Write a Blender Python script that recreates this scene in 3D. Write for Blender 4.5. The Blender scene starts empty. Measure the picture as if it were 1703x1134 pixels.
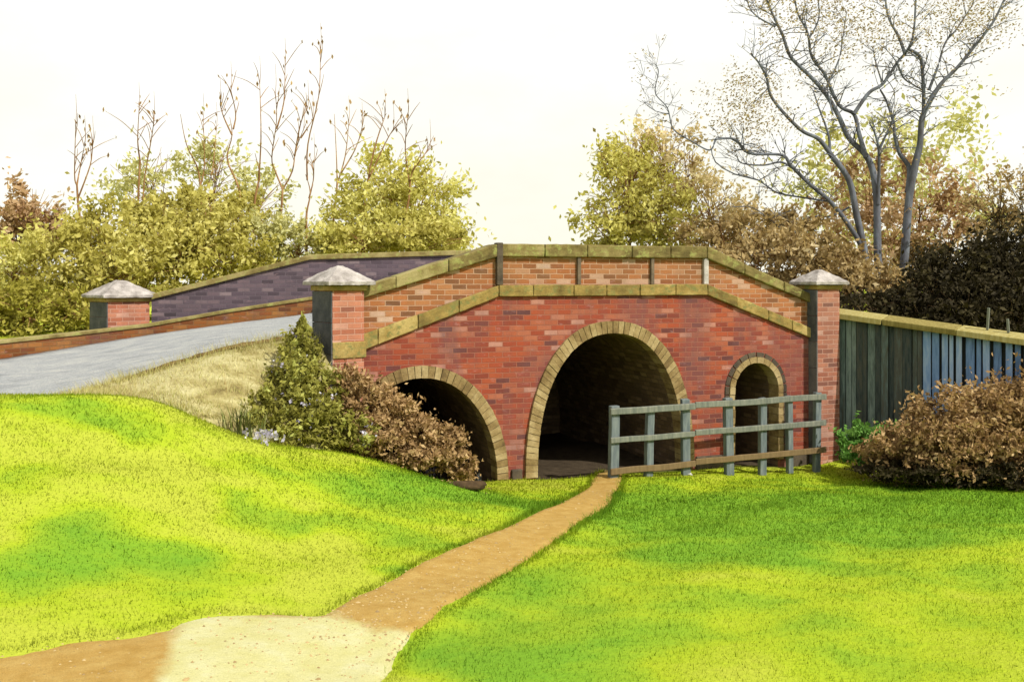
import bpy, bmesh, math, random
import numpy as np
from mathutils import Vector, Matrix, noise as mnoise
R = math.radians
random.seed(7); rng = np.random.default_rng(7)
sc = bpy.context.scene
COL = sc.collection

# ------------------------------------------------------------------ camera
F, CX, HZ, CZ = 1635.0, 851.5, 470.0, 3.05      # focal length and horizon in photo pixels, eye height (m)
def P(px, py, D):                                # a surveyed point: bearing, height angle, distance
    return Vector(((px-CX)/F*D, D, CZ-(py-HZ)/F*D))
cam = bpy.data.cameras.new('camera'); camo = bpy.data.objects.new('camera', cam); COL.objects.link(camo)
camo.location = (0, 0, CZ); camo.rotation_euler = (R(90), 0, 0)
cam.sensor_width = 36; cam.lens = F/1703*36; cam.shift_y = -(567-HZ)/1703
cam.clip_end = 3000; cam.clip_start = 0.1
sc.camera = camo

# ------------------------------------------------------------------ light
SUN_AZ, SUN_EL = 50.0, 44.0     # from the right and behind the viewer
w = bpy.data.worlds.new('World'); sc.world = w; w.use_nodes = True
nt = w.node_tree; nt.nodes.clear()
out = nt.nodes.new('ShaderNodeOutputWorld'); bg = nt.nodes.new('ShaderNodeBackground')
sky = nt.nodes.new('ShaderNodeTexSky'); sky.sky_type = 'NISHITA'; sky.sun_disc = False
svec = Vector((math.sin(R(180-SUN_AZ))*math.cos(R(SUN_EL)), math.cos(R(180-SUN_AZ))*math.cos(R(SUN_EL)), math.sin(R(SUN_EL))))
sky.sun_elevation = R(SUN_EL); sky.sun_rotation = R(180-SUN_AZ)
sky.dust_density = 3; sky.air_density = 1
tc = nt.nodes.new('ShaderNodeTexCoord'); nz = nt.nodes.new('ShaderNodeTexNoise')
nz.inputs['Scale'].default_value = 2.2; nz.inputs['Detail'].default_value = 6; nz.inputs['Roughness'].default_value = .55
rp = nt.nodes.new('ShaderNodeValToRGB'); rp.color_ramp.elements[0].position = .35; rp.color_ramp.elements[1].position = .6
rp.color_ramp.elements[0].color = (8.3, 8.1, 7.25, 1); rp.color_ramp.elements[1].color = (9.9, 9.85, 9.5, 1)
mx = nt.nodes.new('ShaderNodeMix'); mx.data_type = 'RGBA'; mx.inputs[0].default_value = .93   # thin bright cloud over the whole sky
mp = nt.nodes.new('ShaderNodeMapping'); mp.inputs['Scale'].default_value = (1, 1, 2.2)
nt.links.new(tc.outputs['Generated'], mp.inputs[0]); nt.links.new(mp.outputs[0], nz.inputs['Vector'])
nt.links.new(nz.outputs['Fac'], rp.inputs[0])
sx = nt.nodes.new('ShaderNodeSeparateXYZ'); nt.links.new(tc.outputs['Generated'], sx.inputs[0])
hr = nt.nodes.new('ShaderNodeMapRange'); hr.inputs[1].default_value = .0; hr.inputs[2].default_value = .32; hr.inputs[3].default_value = .55; hr.inputs[4].default_value = 0   # warm haze low in the sky
nt.links.new(sx.outputs[2], hr.inputs[0])
hm = nt.nodes.new('ShaderNodeMix'); hm.data_type = 'RGBA'; hm.inputs[7].default_value = (9.0, 8.7, 7.0, 1)
nt.links.new(hr.outputs[0], hm.inputs[0]); nt.links.new(rp.outputs[0], hm.inputs[6])
nt.links.new(sky.outputs[0], mx.inputs[6]); nt.links.new(hm.outputs[2], mx.inputs[7])
nt.links.new(mx.outputs[2], bg.inputs[0]); bg.inputs[1].default_value = .105
nt.links.new(bg.outputs[0], out.inputs[0])
sl = bpy.data.lights.new('sun', 'SUN'); sl.energy = 4.7; sl.angle = R(.6); sl.color = (1, .955, .87)
so = bpy.data.objects.new('sun', sl); COL.objects.link(so); so.location = (8, -8, 20)
so.rotation_euler = (-svec).to_track_quat('-Z', 'Y').to_euler()
sc.view_settings.view_transform = 'Standard'; sc.view_settings.look = 'None'
sc.view_settings.exposure = .22; sc.view_settings.gamma = 1; sc.view_settings.use_curve_mapping = False
sc.cycles.max_bounces = 6; sc.cycles.transparent_max_bounces = 4

# ------------------------------------------------------------------ helpers: objects
def link(name, me, mat=None, parent=None):
    o = bpy.data.objects.new(name, me); COL.objects.link(o)
    if mat is not None and me is not None:
        for m in (mat if isinstance(mat, (list, tuple)) else [mat]): me.materials.append(m)
    if parent is not None: o.parent = parent
    return o
def tag(o, label=None, cat=None, group=None, kind=None):
    if label: o['label'] = label
    if cat: o['category'] = cat
    if group: o['group'] = group
    if kind: o['kind'] = kind
    return o
def empty(name, loc, label, cat, group=None, rz=0):
    o = bpy.data.objects.new(name, None); COL.objects.link(o)
    o.location = loc; o.rotation_euler = (0, 0, rz); o.empty_display_size = .2
    return tag(o, label, cat, group)
def mesh_np(name, verts, faces, n, attrs=None, smooth=False):
    """verts (N,3), faces (M,n) index arrays -> mesh with float point attributes."""
    me = bpy.data.meshes.new(name); verts = np.asarray(verts, np.float32); faces = np.asarray(faces, np.int32)
    me.vertices.add(len(verts)); me.vertices.foreach_set('co', verts.ravel())
    me.loops.add(faces.size); me.loops.foreach_set('vertex_index', faces.ravel())
    me.polygons.add(len(faces)); me.polygons.foreach_set('loop_start', np.arange(len(faces), dtype=np.int32)*n)
    me.update(calc_edges=True)
    if smooth: me.polygons.foreach_set('use_smooth', np.ones(len(faces), bool))
    for k, v in (attrs or {}).items():
        a = me.attributes.new(k, 'FLOAT', 'POINT'); a.data.foreach_set('value', np.asarray(v, np.float32))
    me.validate(); return me
def box_uv(bm):
    uvl = bm.loops.layers.uv.verify()
    for f in bm.faces:
        n = f.normal; a = [abs(c) for c in n]
        for l in f.loops:
            c = l.vert.co
            if a[1] >= a[0] and a[1] >= a[2]: l[uvl].uv = (c.x, c.z)
            elif a[0] >= a[2]: l[uvl].uv = (c.y+.11, c.z)
            else: l[uvl].uv = (c.x, c.y)
def bm_obj(name, bm, mat, parent=None, bevel=0):
    bm.normal_update(); box_uv(bm)
    me = bpy.data.meshes.new(name); bm.to_mesh(me); bm.free()
    o = link(name, me, mat, parent)
    if bevel:
        m = o.modifiers.new('bevel', 'BEVEL'); m.width = bevel; m.segments = 2; m.limit_method = 'ANGLE'; m.angle_limit = R(35)
    return o
def add_box(bm, x0, x1, y0, y1, z0, z1, mi=0, M=None, jit=0):
    vs = []
    for z in (z0, z1):
        for x, y in ((x0, y0), (x1, y0), (x1, y1), (x0, y1)):
            v = Vector((x+random.uniform(-jit, jit), y+random.uniform(-jit, jit), z+random.uniform(-jit, jit)))
            vs.append(bm.verts.new(M @ v if M else v))
    for idx in ((3, 2, 1, 0), (4, 5, 6, 7), (0, 1, 5, 4), (1, 2, 6, 5), (2, 3, 7, 6), (3, 0, 4, 7)):
        f = bm.faces.new([vs[i] for i in idx]); f.material_index = mi
    return vs
def add_prism(bm, pts, y0, y1, mi=0, side_mi=None):
    """(x,z) outline pushed from y0 to y1; counter-clockwise seen from -y."""
    a = [bm.verts.new((x, y0, z)) for x, z in pts]; b = [bm.verts.new((x, y1, z)) for x, z in pts]
    f = bm.faces.new(a); f.material_index = mi
    g = bm.faces.new(b[::-1]); g.material_index = mi
    for i in range(len(pts)):
        j = (i+1) % len(pts)
        h = bm.faces.new((a[i], b[i], b[j], a[j])); h.material_index = mi if side_mi is None else side_mi(pts[i], pts[j])
    if len(pts) > 4: bmesh.ops.triangulate(bm, faces=[f, g])
def smooth_line(pts, rad, sub=4):
    """Catmull-Rom through points (Vectors) and radii."""
    P_ = [Vector(p) for p in pts]; n = len(P_)
    if n < 3: return P_, list(rad)
    o, r = [], []
    for i in range(n-1):
        a, b, c, d = P_[max(i-1, 0)], P_[i], P_[i+1], P_[min(i+2, n-1)]
        for k in range(sub):
            t = k/sub
            o.append(.5*((2*b)+(c-a)*t+(2*a-5*b+4*c-d)*t*t+(3*b-a-3*c+d)*t**3)); r.append(rad[i]+(rad[i+1]-rad[i])*t)
    o.append(P_[-1]); r.append(rad[-1]); return o, r
def add_tube(V, Fc, pts, rad, sides=6):
    base = len(V); n = len(pts); up = Vector((.31, .2, .93)).normalized()
    for i, p in enumerate(pts):
        d = (pts[min(i+1, n-1)]-pts[max(i-1, 0)])
        d = d.normalized() if d.length > 1e-9 else Vector((0, 0, 1))
        u = d.cross(up)
        if u.length < .05: u = d.cross(Vector((1, 0, 0)))
        u.normalize(); v = d.cross(u)
        for k in range(sides):
            a = 2*math.pi*k/sides; V.append(p+(u*math.cos(a)+v*math.sin(a))*rad[i])
    for i in range(n-1):
        for k in range(sides):
            q = (k+1) % sides
            Fc.append((base+i*sides+k, base+i*sides+q, base+(i+1)*sides+q, base+(i+1)*sides+k))
def tubes_mesh(name, lines, sides=6, sub=4):
    V, Fc = [], []
    for pts, rad in lines:
        p, r = smooth_line(pts, rad, sub); add_tube(V, Fc, p, r, sides)
    return mesh_np(name, [tuple(v) for v in V], Fc, 4, smooth=True)

# ------------------------------------------------------------------ helpers: materials
def srgb(r, g, b):
    f = lambda c: (c/255/12.92) if c <= 10 else ((c/255+.055)/1.055)**2.4
    return (f(r), f(g), f(b), 1)
def lit(r, g, b, k=1.0):                       # base colour of a surface that looks (r,g,b) in full light
    c = srgb(r, g, b); return (min(c[0]/k, .9), min(c[1]/k, .9), min(c[2]/k, .9), 1)
class Mat:
    def __init__(s, name, rough=.9, spec=.25):
        s.m = bpy.data.materials.new(name); s.m.use_nodes = True; s.t = s.m.node_tree; s.n = s.t.nodes
        s.b = s.n['Principled BSDF']; s.b.inputs['Roughness'].default_value = rough
        s.b.inputs['Specular IOR Level'].default_value = spec
    def new(s, t, **kw):
        n = s.n.new('ShaderNode'+t)
        for k, v in kw.items(): setattr(n, k, v)
        return n
    def l(s, a, b): s.t.links.new(a, b)
    def noise(s, scale, detail=5, rough=.6, vec=None, dist=0):
        n = s.new('TexNoise'); n.inputs['Scale'].default_value = scale; n.inputs['Detail'].default_value = detail
        n.inputs['Roughness'].default_value = rough; n.inputs['Distortion'].default_value = dist
        if vec is not None: s.l(vec, n.inputs['Vector'])
        return n.outputs['Fac']
    def ramp(s, fac, stops, interp='LINEAR'):
        n = s.new('ValToRGB'); e = n.color_ramp.elements; n.color_ramp.interpolation = interp
        while len(e) < len(stops): e.new(.5)
        for i, (p, c) in enumerate(stops): e[i].position = p; e[i].color = c if len(c) == 4 else (*c, 1)
        s.l(fac, n.inputs[0]); return n.outputs[0]
    def mix(s, fac, a, b, mode='MIX'):
        n = s.new('Mix', data_type='RGBA', blend_type=mode)
        for i, v in ((0, fac), (6, a), (7, b)):
            if isinstance(v, (int, float, tuple)): n.inputs[i].default_value = v
            else: s.l(v, n.inputs[i])
        return n.outputs[2]
    def math(s, op, a, b=0.0):
        n = s.new('Math', operation=op)
        for i, v in ((0, a), (1, b)):
            if isinstance(v, (int, float)): n.inputs[i].default_value = v
            else: s.l(v, n.inputs[i])
        return n.outputs[0]
    def bump(s, h, strength=.4, dist=.02):
        n = s.new('Bump'); n.inputs['Strength'].default_value = strength; n.inputs['Distance'].default_value = dist
        s.l(h, n.inputs['Height']); s.l(n.outputs[0], s.b.inputs['Normal'])
    def color(s, c): s.l(c, s.b.inputs['Base Color'])
    def pos(s, scale=(1, 1, 1)):
        g = s.new('NewGeometry'); m = s.new('Mapping'); m.inputs['Scale'].default_value = scale
        s.l(g.outputs['Position'], m.inputs[0]); return m.outputs[0]
    def attr(s, name):
        a = s.new('Attribute'); a.attribute_name = name; return a.outputs['Fac']

KF = 1.45     # light reaching an upright wall in the open (for base colours picked from the picture)
KG = 2.05     # the same for the open ground
def brick_mat(name, stops, mortar, bw=.235, rh=.082, stain=.5, stain_col=(.05, .035, .05, 1), bump=.6):
    M = Mat(name, .92, .2)
    uv = M.new('UVMap')
    wob = M.new('TexNoise'); wob.inputs['Scale'].default_value = 5; M.l(uv.outputs[0], wob.inputs['Vector'])
    va = M.new('VectorMath', operation='MULTIPLY_ADD'); M.l(wob.outputs['Color'], va.inputs[0])
    va.inputs[1].default_value = (.022, .018, 0); M.l(uv.outputs[0], va.inputs[2])
    bt = M.new('TexBrick'); M.l(va.outputs[0], bt.inputs['Vector'])
    bt.inputs['Scale'].default_value = 1; bt.inputs['Brick Width'].default_value = bw; bt.inputs['Row Height'].default_value = rh
    bt.inputs['Mortar Size'].default_value = .007; bt.inputs['Mortar Smooth'].default_value = .25; bt.inputs['Bias'].default_value = 0
    bt.inputs['Color1'].default_value = (0, 0, 0, 1); bt.inputs['Color2'].default_value = (1, 1, 1, 1); bt.inputs['Mortar'].default_value = (.5, .5, .5, 1)
    col = M.ramp(bt.outputs['Color'], stops)
    p = M.pos()
    big = M.noise(1.1, 4, .6, p)
    col = M.mix(M.ramp(big, [(.35, (0, 0, 0, 1)), (.75, (1, 1, 1, 1))]), col, M.mix(.5, col, stops[1][1], 'MIX'))
    # old damp streaks running down the face
    st = M.noise(1.0, 5, .62, M.pos((1.7, 1.7, .5)), .3)
    sf = M.math('MULTIPLY', M.ramp(st, [(.44, (0, 0, 0, 1)), (.66, (1, 1, 1, 1))]), stain)
    col = M.mix(sf, col, stain_col)
    # lime bloom
    lb = M.noise(9, 4, .7, M.pos((.6, .6, 1.6)))
    col = M.mix(M.math('MULTIPLY', M.ramp(lb, [(.6, (0, 0, 0, 1)), (.74, (1, 1, 1, 1))]), .4), col, (.42, .27, .27, 1))
    fine = M.noise(60, 3, .7, p)
    col = M.mix(.35, col, M.mix(1.0, col, M.ramp(fine, [(.2, (.45, .45, .45, 1)), (.8, (1.5, 1.5, 1.5, 1))]), 'MULTIPLY'))
    col = M.mix(M.math('MULTIPLY', bt.outputs['Fac'], .75), col, mortar)
    M.color(col)
    h = M.math('ADD', M.math('MULTIPLY', M.math('SUBTRACT', 1.0, bt.outputs['Fac']), .8), M.math('MULTIPLY', fine, .5))
    h = M.math('ADD', h, M.math('MULTIPLY', bt.outputs['Color'], .25))
    M.bump(h, bump*1.4, .016); return M.m
def stone_mat(name, cols, scale=3, rough=.9, bump=.5, lichen=None):
    M = Mat(name, rough, .2); p = M.pos(); isl = M.new('NewGeometry').outputs['Random Per Island']
    f = M.math('ADD', M.math('MULTIPLY', M.noise(scale, 6, .65, p), .8), M.math('MULTIPLY', isl, .22))
    k = len(cols); c = M.ramp(f, [(.26+.42*i/(k-1), cc) for i, cc in enumerate(cols)])
    if lichen: c = M.mix(M.ramp(M.noise(scale*2.3, 6, .7, M.pos((1, 1, 1.3))), [(.52, (0, 0, 0, 1)), (.64, (1, 1, 1, 1))]), c, lichen)
    fn = M.noise(45, 4, .7, p)
    c = M.mix(.4, c, M.mix(1.0, c, M.ramp(fn, [(.25, (.4, .4, .4, 1)), (.75, (1.5, 1.5, 1.5, 1))]), 'MULTIPLY'))
    M.color(c); M.bump(M.math('ADD', fn, M.noise(8, 4, .6, p)), bump, .015); return M.m
def wood_mat(name, cols, bump=.5):
    M = Mat(name, .85, .2); tcn = M.new('TexCoord')
    isl = M.new('NewGeometry').outputs['Random Per Island']
    g = M.noise(6, 6, .6, M.pos((3.5, 3.5, .55))); f2 = M.noise(30, 4, .7, M.pos((3, 3, .25)))
    f = M.math('ADD', M.math('MULTIPLY', g, .55), M.math('ADD', M.math('MULTIPLY', f2, .25), M.math('MULTIPLY', isl, .38)))
    k = len(cols); M.color(M.ramp(f, [(.3+.5*i/(k-1), c) for i, c in enumerate(cols)]))
    M.bump(f2, bump, .01); return M.m
def leaf_mat(name, cols, trans=.3, rough=.75):
    M = Mat(name, rough, .15); k = len(cols)
    c = M.ramp(M.attr('tint'), [(i/(k-1), cc) for i, cc in enumerate(cols)])
    M.color(c)
    tr = M.new('BsdfTranslucent'); M.l(M.mix(1.0, c, (1.08, 1.05, .85, 1), 'MULTIPLY'), tr.inputs['Color'])
    ms = M.new('MixShader'); ms.inputs[0].default_value = trans
    M.l(M.b.outputs[0], ms.inputs[1]); M.l(tr.outputs[0], ms.inputs[2])
    M.l(ms.outputs[0], M.n['Material Output'].inputs['Surface']); return M.m
def bark_mat(name, cols, scale=8):
    M = Mat(name, .9, .15); p = M.pos((1, 1, .3))
    M.color(M.ramp(M.noise(scale, 6, .65, p), [(.3+.4*i/(len(cols)-1), c) for i, c in enumerate(cols)]))
    M.bump(M.noise(scale*3, 5, .7, p), .6, .02); return M.m

BR = lambda r, g, b: lit(r, g, b, KF)
m_brick = brick_mat('red_brick', [(0, BR(98, 64, 64)), (.12, BR(140, 68, 52)), (.4, BR(172, 80, 54)), (.7, BR(178, 92, 60)), (.9, BR(186, 112, 84)), (1, BR(206, 156, 140))], BR(172, 116, 96), stain=.65, stain_col=(.12, .06, .062, 1))
m_brick_par = brick_mat('parapet_brick', [(0, BR(120, 84, 60)), (.2, BR(160, 98, 60)), (.5, BR(184, 116, 70)), (.8, BR(194, 134, 90)), (1, BR(216, 184, 162))], BR(214, 178, 150), stain=.35, stain_col=(.14, .10, .05, 1))
m_brick_pil = brick_mat('pillar_brick', [(0, BR(130, 84, 72)), (.2, BR(176, 104, 78)), (.5, BR(204, 132, 102)), (.8, BR(212, 146, 116)), (1, BR(226, 186, 168))], BR(214, 170, 150), stain=.4, stain_col=(.12, .085, .07, 1))
m_brick_shade = brick_mat('shade_brick', [(0, BR(70, 60, 66)), (.3, BR(98, 84, 94)), (.6, BR(112, 96, 106)), (.85, BR(126, 106, 112)), (1, BR(150, 132, 136))], BR(120, 108, 116), stain=.3, stain_col=(.05, .042, .05, 1))  # purple-grey tone puts the far parapet's shade into the brick colour
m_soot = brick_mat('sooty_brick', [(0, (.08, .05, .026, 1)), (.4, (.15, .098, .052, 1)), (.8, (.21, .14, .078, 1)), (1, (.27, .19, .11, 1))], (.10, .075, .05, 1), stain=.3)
m_brick_low = brick_mat('low_wall_brick', [(0, BR(100, 62, 34)), (.3, BR(144, 84, 44)), (.6, BR(150, 100, 52)), (1, BR(172, 120, 66))], BR(140, 110, 74))
m_ring = stone_mat('arch_stone', [BR(94, 76, 50), BR(140, 116, 74), BR(168, 144, 98), BR(192, 170, 124)], 4)
m_coping = stone_mat('coping_stone', [BR(78, 66, 38), BR(112, 98, 56), BR(142, 126, 76), BR(172, 158, 106)], 3, lichen=BR(160, 160, 92))
m_string = stone_mat('string_stone', [BR(92, 78, 42), BR(132, 112, 62), BR(166, 140, 78), BR(196, 172, 108)], 3, lichen=BR(132, 130, 76))
m_cap = stone_mat('cap_stone', [BR(120, 112, 106), BR(156, 148, 142), BR(192, 184, 178), BR(222, 214, 206)], 4)
m_dark_stone = stone_mat('dark_stone', [BR(52, 46, 40), BR(84, 74, 62), BR(112, 98, 80)], 5)
m_side_shade = stone_mat('side_shade', [BR(62, 64, 66), BR(84, 86, 88), BR(104, 104, 104), BR(120, 118, 114)], 4)  # shade of the pillars' left sides, painted as dark stone
m_pilaster = stone_mat('pilaster_stone', [BR(70, 62, 56), BR(104, 92, 78), BR(136, 118, 96)], 5)

# ------------------------------------------------------------------ bridge frame of reference
L0 = Vector((-2.558, 14.6, 0)); TH = math.atan2(3.0, 8.09)
dS = Vector((math.cos(TH), math.sin(TH), 0)); dN = Vector((-math.sin(TH), math.cos(TH), 0))
LEN = 8.63
def B(s, t, z): return L0+dS*s+dN*t+Vector((0, 0, z))
def fs(px, py=470, t=0):            # point of the facade seen on a given bearing -> (s, z)
    kx = (px-CX)/F; O = L0+dN*t
    D = O.dot(dN)/(kx*dN.x+dN.y); p = P(px, py, D)
    return (p-L0).dot(dS), p.z

# ------------------------------------------------------------------ terrain (one height function)
ctrl = []
def cp(px, py, D): q = P(px, py, D); ctrl.append((q.x, q.y, q.z))
for D in (2.5, 4, 5.2, 7.5, 10, 12.5, 15):                # the open lawn, falling gently to the bridge
    for X in (0.5, 2.5, 5.0, 8.5): ctrl.append((X*D/10+.3, D, 1.478-.103*D))
for q in [(0, 664, 10.6), (100, 655, 11.2), (250, 664, 11.6), (120, 740, 9.6), (200, 800, 8.5), (0, 800, 8.2), (0, 900, 7), (400, 850, 9), (600, 850, 10),
          (500, 747, 12.2), (380, 722, 12.1), (650, 773, 13), (790, 812, 13.9), (860, 805, 14.6), (700, 800, 12.4), (560, 750, 12.7), (870, 790, 15.5),
          (200, 1000, 6.2), (0, 1134, 5.0), (300, 1134, 5.1), (500, 950, 7.6), (1015, 789, 15.5), (1200, 790, 16), (1365, 788, 16.8), (1500, 788, 16.6), (1703, 796, 16.2), (-300, 664, 10.2), (-300, 900, 6.6)]: cp(*q)
for s in (1, 3, 5, 7, 8.4):
    for t in (.2, 3, 6): p = B(s, t, 0); ctrl.append((p.x, p.y, -.14))
for q in [(-5.5, 14.5, 1.0), (-5, 18, 1.3), (-9, 13, .9), (-9, 17, 1.2), (-8, 21.5, 1.9), (-4, 23, 1.9), (2, 27, 1.6), (-14, 14, 1.2), (-14, 22, 1.8), (-12, 10, 1.4), (9, 20, 1.2), (12, 22, 1.3), (7.4, 16.4, -.1), (10, 15.5, -.1), (13, 15, 0), (14, 8, .8), (14, 22, 1.4), (0, -4, 1.6), (6, -4, 1.6), (-6, -4, 1.6), (-9, 3, 1.2), (9, 30, 1.5), (-9, 30, 1.8)]: ctrl.append(q)
C_ = np.array(ctrl); n_ = len(C_)
def Uf(r2): return np.where(r2 > 1e-9, r2*np.log(np.maximum(r2, 1e-9))*.5, 0)
K_ = Uf(((C_[:, None, :2]-C_[None, :, :2])**2).sum(-1))+np.eye(n_)*.35
A_ = np.zeros((n_+3, n_+3)); A_[:n_, :n_] = K_; A_[:n_, n_] = 1; A_[:n_, n_+1:] = C_[:, :2]; A_[n_, :n_] = 1; A_[n_+1:, :n_] = C_[:, :2].T
W_ = np.linalg.solve(A_, np.concatenate([C_[:, 2], np.zeros(3)]))
def sst(x): x = np.clip(x, 0, 1); return x*x*(3-2*x)
def height(x, y):
    x = np.asarray(x, float); y = np.asarray(y, float); sh = x.shape; x = x.ravel(); y = y.ravel(); z = np.empty_like(x)
    for i in range(0, len(x), 20000):
        a, b = x[i:i+20000], y[i:i+20000]
        z[i:i+20000] = Uf((a[:, None]-C_[:, 0])**2+(b[:, None]-C_[:, 1])**2) @ W_[:n_]+W_[n_]+W_[n_+1]*a+W_[n_+2]*b
    far = np.maximum(sst((np.abs(x)-11)/5), np.maximum(sst((y-26)/6), sst((-3-y)/3)))
    z = z*(1-far)+1.3*far
    z = z+.018*np.sin(x*2.1+.6*y)*np.cos(y*1.7-.4*x)+.012*np.sin(x*4.3-y*3.1)
    s = (x-L0.x)*dS.x+(y-L0.y)*dS.y; t = (x-L0.x)*dN.x+(y-L0.y)*dN.y
    ins = sst((s-.15)/.25)*sst((8.6-s)/.2)*sst((t+.25)/.35)*sst((6-t)/.3)
    z = z*(1-ins)+np.minimum(z, -.12)*ins
    return z.reshape(sh)
H = lambda x, y: float(height(np.array([x]), np.array([y]))[0])
def on_ground(px, py):               # where a sight line meets the terrain
    ds = np.arange(3.0, 22, .02); kx = (px-CX)/F; kz = (py-HZ)/F
    d = (CZ-kz*ds)-height(kx*ds, ds); i = int(np.argmax(d < 0)) if (d < 0).any() else len(ds)-1
    return Vector((kx*ds[i], ds[i], 0))

# greener and yellower areas of the turf, laid out over the ground (photo bearings turned into ground positions)
gn = lambda x, y, c, sx, sy, r=0: np.exp(-((((x-c[0])*math.cos(r)+(y-c[1])*math.sin(r))/sx)**2+((-(x-c[0])*math.sin(r)+(y-c[1])*math.cos(r))/sy)**2))
PATCH = [(440, 725, 1.3, .7, 1), (610, 810, .85, 1.5, 1.1), (720, 800, .7, 1.0, .9), (870, 838, .9, 1.0, 1.3), (185, 918, .5, .55, 1.2), (300, 935, .35, .4, .8), (480, 875, .3, .35, .8), (400, 845, .2, .5, .7),
         (60, 970, .5, .5, .8), (350, 975, .4, .35, .6), (640, 942, .22, .3, .9), (130, 672, 1.3, .5, .9), (40, 800, .3, .8, .5), (700, 900, .7, .45, .7),
         (1080, 858, 1.4, 2.6, 1.1), (1300, 855, 1.8, 2.8, 1.05), (1560, 835, 2.2, 2.8, 1.0), (1720, 840, 1.8, 2.8, .9), (1400, 1040, 2.2, 1.5, .3), (1100, 1000, 1.0, 1.2, .3), (1650, 1060, 1.5, 1.2, .25), (1200, 925, .9, .7, .9), (1480, 900, .8, .5, .7), (870, 985, .55, 1.1, .9),
         (760, 1090, .55, .6, 1.1), (900, 1100, .5, .6, .9), (1050, 1060, .5, .4, .5), (1650, 960, .6, .4, .6)]
PATCH = [(on_ground(a, b), c, d, e) for a, b, c, d, e in PATCH]
def vnoise(x, y, f, seed=0):
    return np.array([mnoise.noise((float(a)*f+seed, float(b)*f, seed*1.7)) for a, b in zip(x, y)])
_gx = np.linspace(-12, 14, 180); _gy = np.linspace(1, 20, 150)
def grid_noise(f, seed):
    g = np.array([[mnoise.fractal((a*f+seed, b*f*1.25, seed), 1.0, 2.0, 4) for a in _gx] for b in _gy]); return g
_N1, _N2 = grid_noise(.8, 3.1), grid_noise(2.3, 9.7)
def samp(g, x, y):
    u = np.clip((x-_gx[0])/(_gx[-1]-_gx[0])*(len(_gx)-1), 0, len(_gx)-1.001); v = np.clip((y-_gy[0])/(_gy[-1]-_gy[0])*(len(_gy)-1), 0, len(_gy)-1.001)
    i = u.astype(int); j = v.astype(int); a = u-i; b = v-j
    return g[j, i]*(1-a)*(1-b)+g[j, i+1]*a*(1-b)+g[j+1, i]*(1-a)*b+g[j+1, i+1]*a*b
def greenness(x, y):
    x = np.asarray(x, float); y = np.asarray(y, float)
    xx = x+.35*samp(_N1, x, y); yy = y+.5*samp(_N1, y*.6-3, x+8)
    v = np.zeros_like(x)
    for c, a, b, k in PATCH: v = np.maximum(v, 0)+k*gn(xx, yy, c, a, b)
    return .98*np.clip((v+.06+.35*samp(_N2, x, y)+.25*samp(_N1, x, y)-.1)/1.15, 0, 1)

xs = np.concatenate([[-400, -200, -100, -60, -40, -28, -20, -16], np.arange(-13, 13.01, .13), [16, 20, 28, 40, 60, 100, 200, 400]])
ys = np.concatenate([[-60, -25, -10, -4, 0, 2], np.arange(3, 24.5, .13), [26, 28, 31, 35, 42, 55, 80, 120, 200, 400, 900]])
GX, GY = np.meshgrid(xs, ys); GZ = height(GX, GY)
nx, ny = len(xs), len(ys); idx = np.arange(nx*ny).reshape(ny, nx)
fc = np.stack([idx[:-1, :-1], idx[:-1, 1:], idx[1:, 1:], idx[1:, :-1]], -1).reshape(-1, 4)
_s = (GX.ravel()-L0.x)*dS.x+(GY.ravel()-L0.y)*dS.y; _t = (GX.ravel()-L0.x)*dN.x+(GY.ravel()-L0.y)*dN.y
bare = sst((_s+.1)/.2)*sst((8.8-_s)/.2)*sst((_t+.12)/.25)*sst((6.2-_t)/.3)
gm = mesh_np('ground', np.stack([GX.ravel(), GY.ravel(), GZ.ravel()], -1), fc, 4, {'greenness': greenness(GX.ravel(), GY.ravel()), 'bare': bare}, smooth=True)
def turf_color(M):
    lu = M.attr('greenness')
    n1 = M.math('ADD', M.math('MULTIPLY', M.noise(1.7, 6, .6, M.pos((1, 1, 0)), .6), .6), M.math('MULTIPLY', M.noise(9, 5, .7, M.pos((1, 1, 0))), .4))
    f = M.math('ADD', lu, M.math('MULTIPLY', M.math('SUBTRACT', n1, .5), 1.1))
    return M.ramp(f, [(0, lit(206, 217, 70, 1.68)), (.3, lit(190, 212, 44, 1.64)), (.6, lit(166, 201, 48, 1.68)), (.85, lit(148, 190, 46, 1.62)), (1, lit(132, 180, 46, 1.55))])
M = Mat('turf', .95, .1); c = turf_color(M)
c = M.mix(.3, c, M.mix(1.0, c, M.ramp(M.noise(40, 4, .7, M.pos()), [(.25, (.55, .6, .5, 1)), (.75, (1.35, 1.3, 1.3, 1))]), 'MULTIPLY'))
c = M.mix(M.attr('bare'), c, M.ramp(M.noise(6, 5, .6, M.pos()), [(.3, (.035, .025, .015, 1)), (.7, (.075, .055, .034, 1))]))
M.color(c); M.bump(M.noise(30, 5, .7, M.pos()), .6, .04); m_turf = M.m
tag(link('ground', gm, m_turf), kind='structure')

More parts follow.
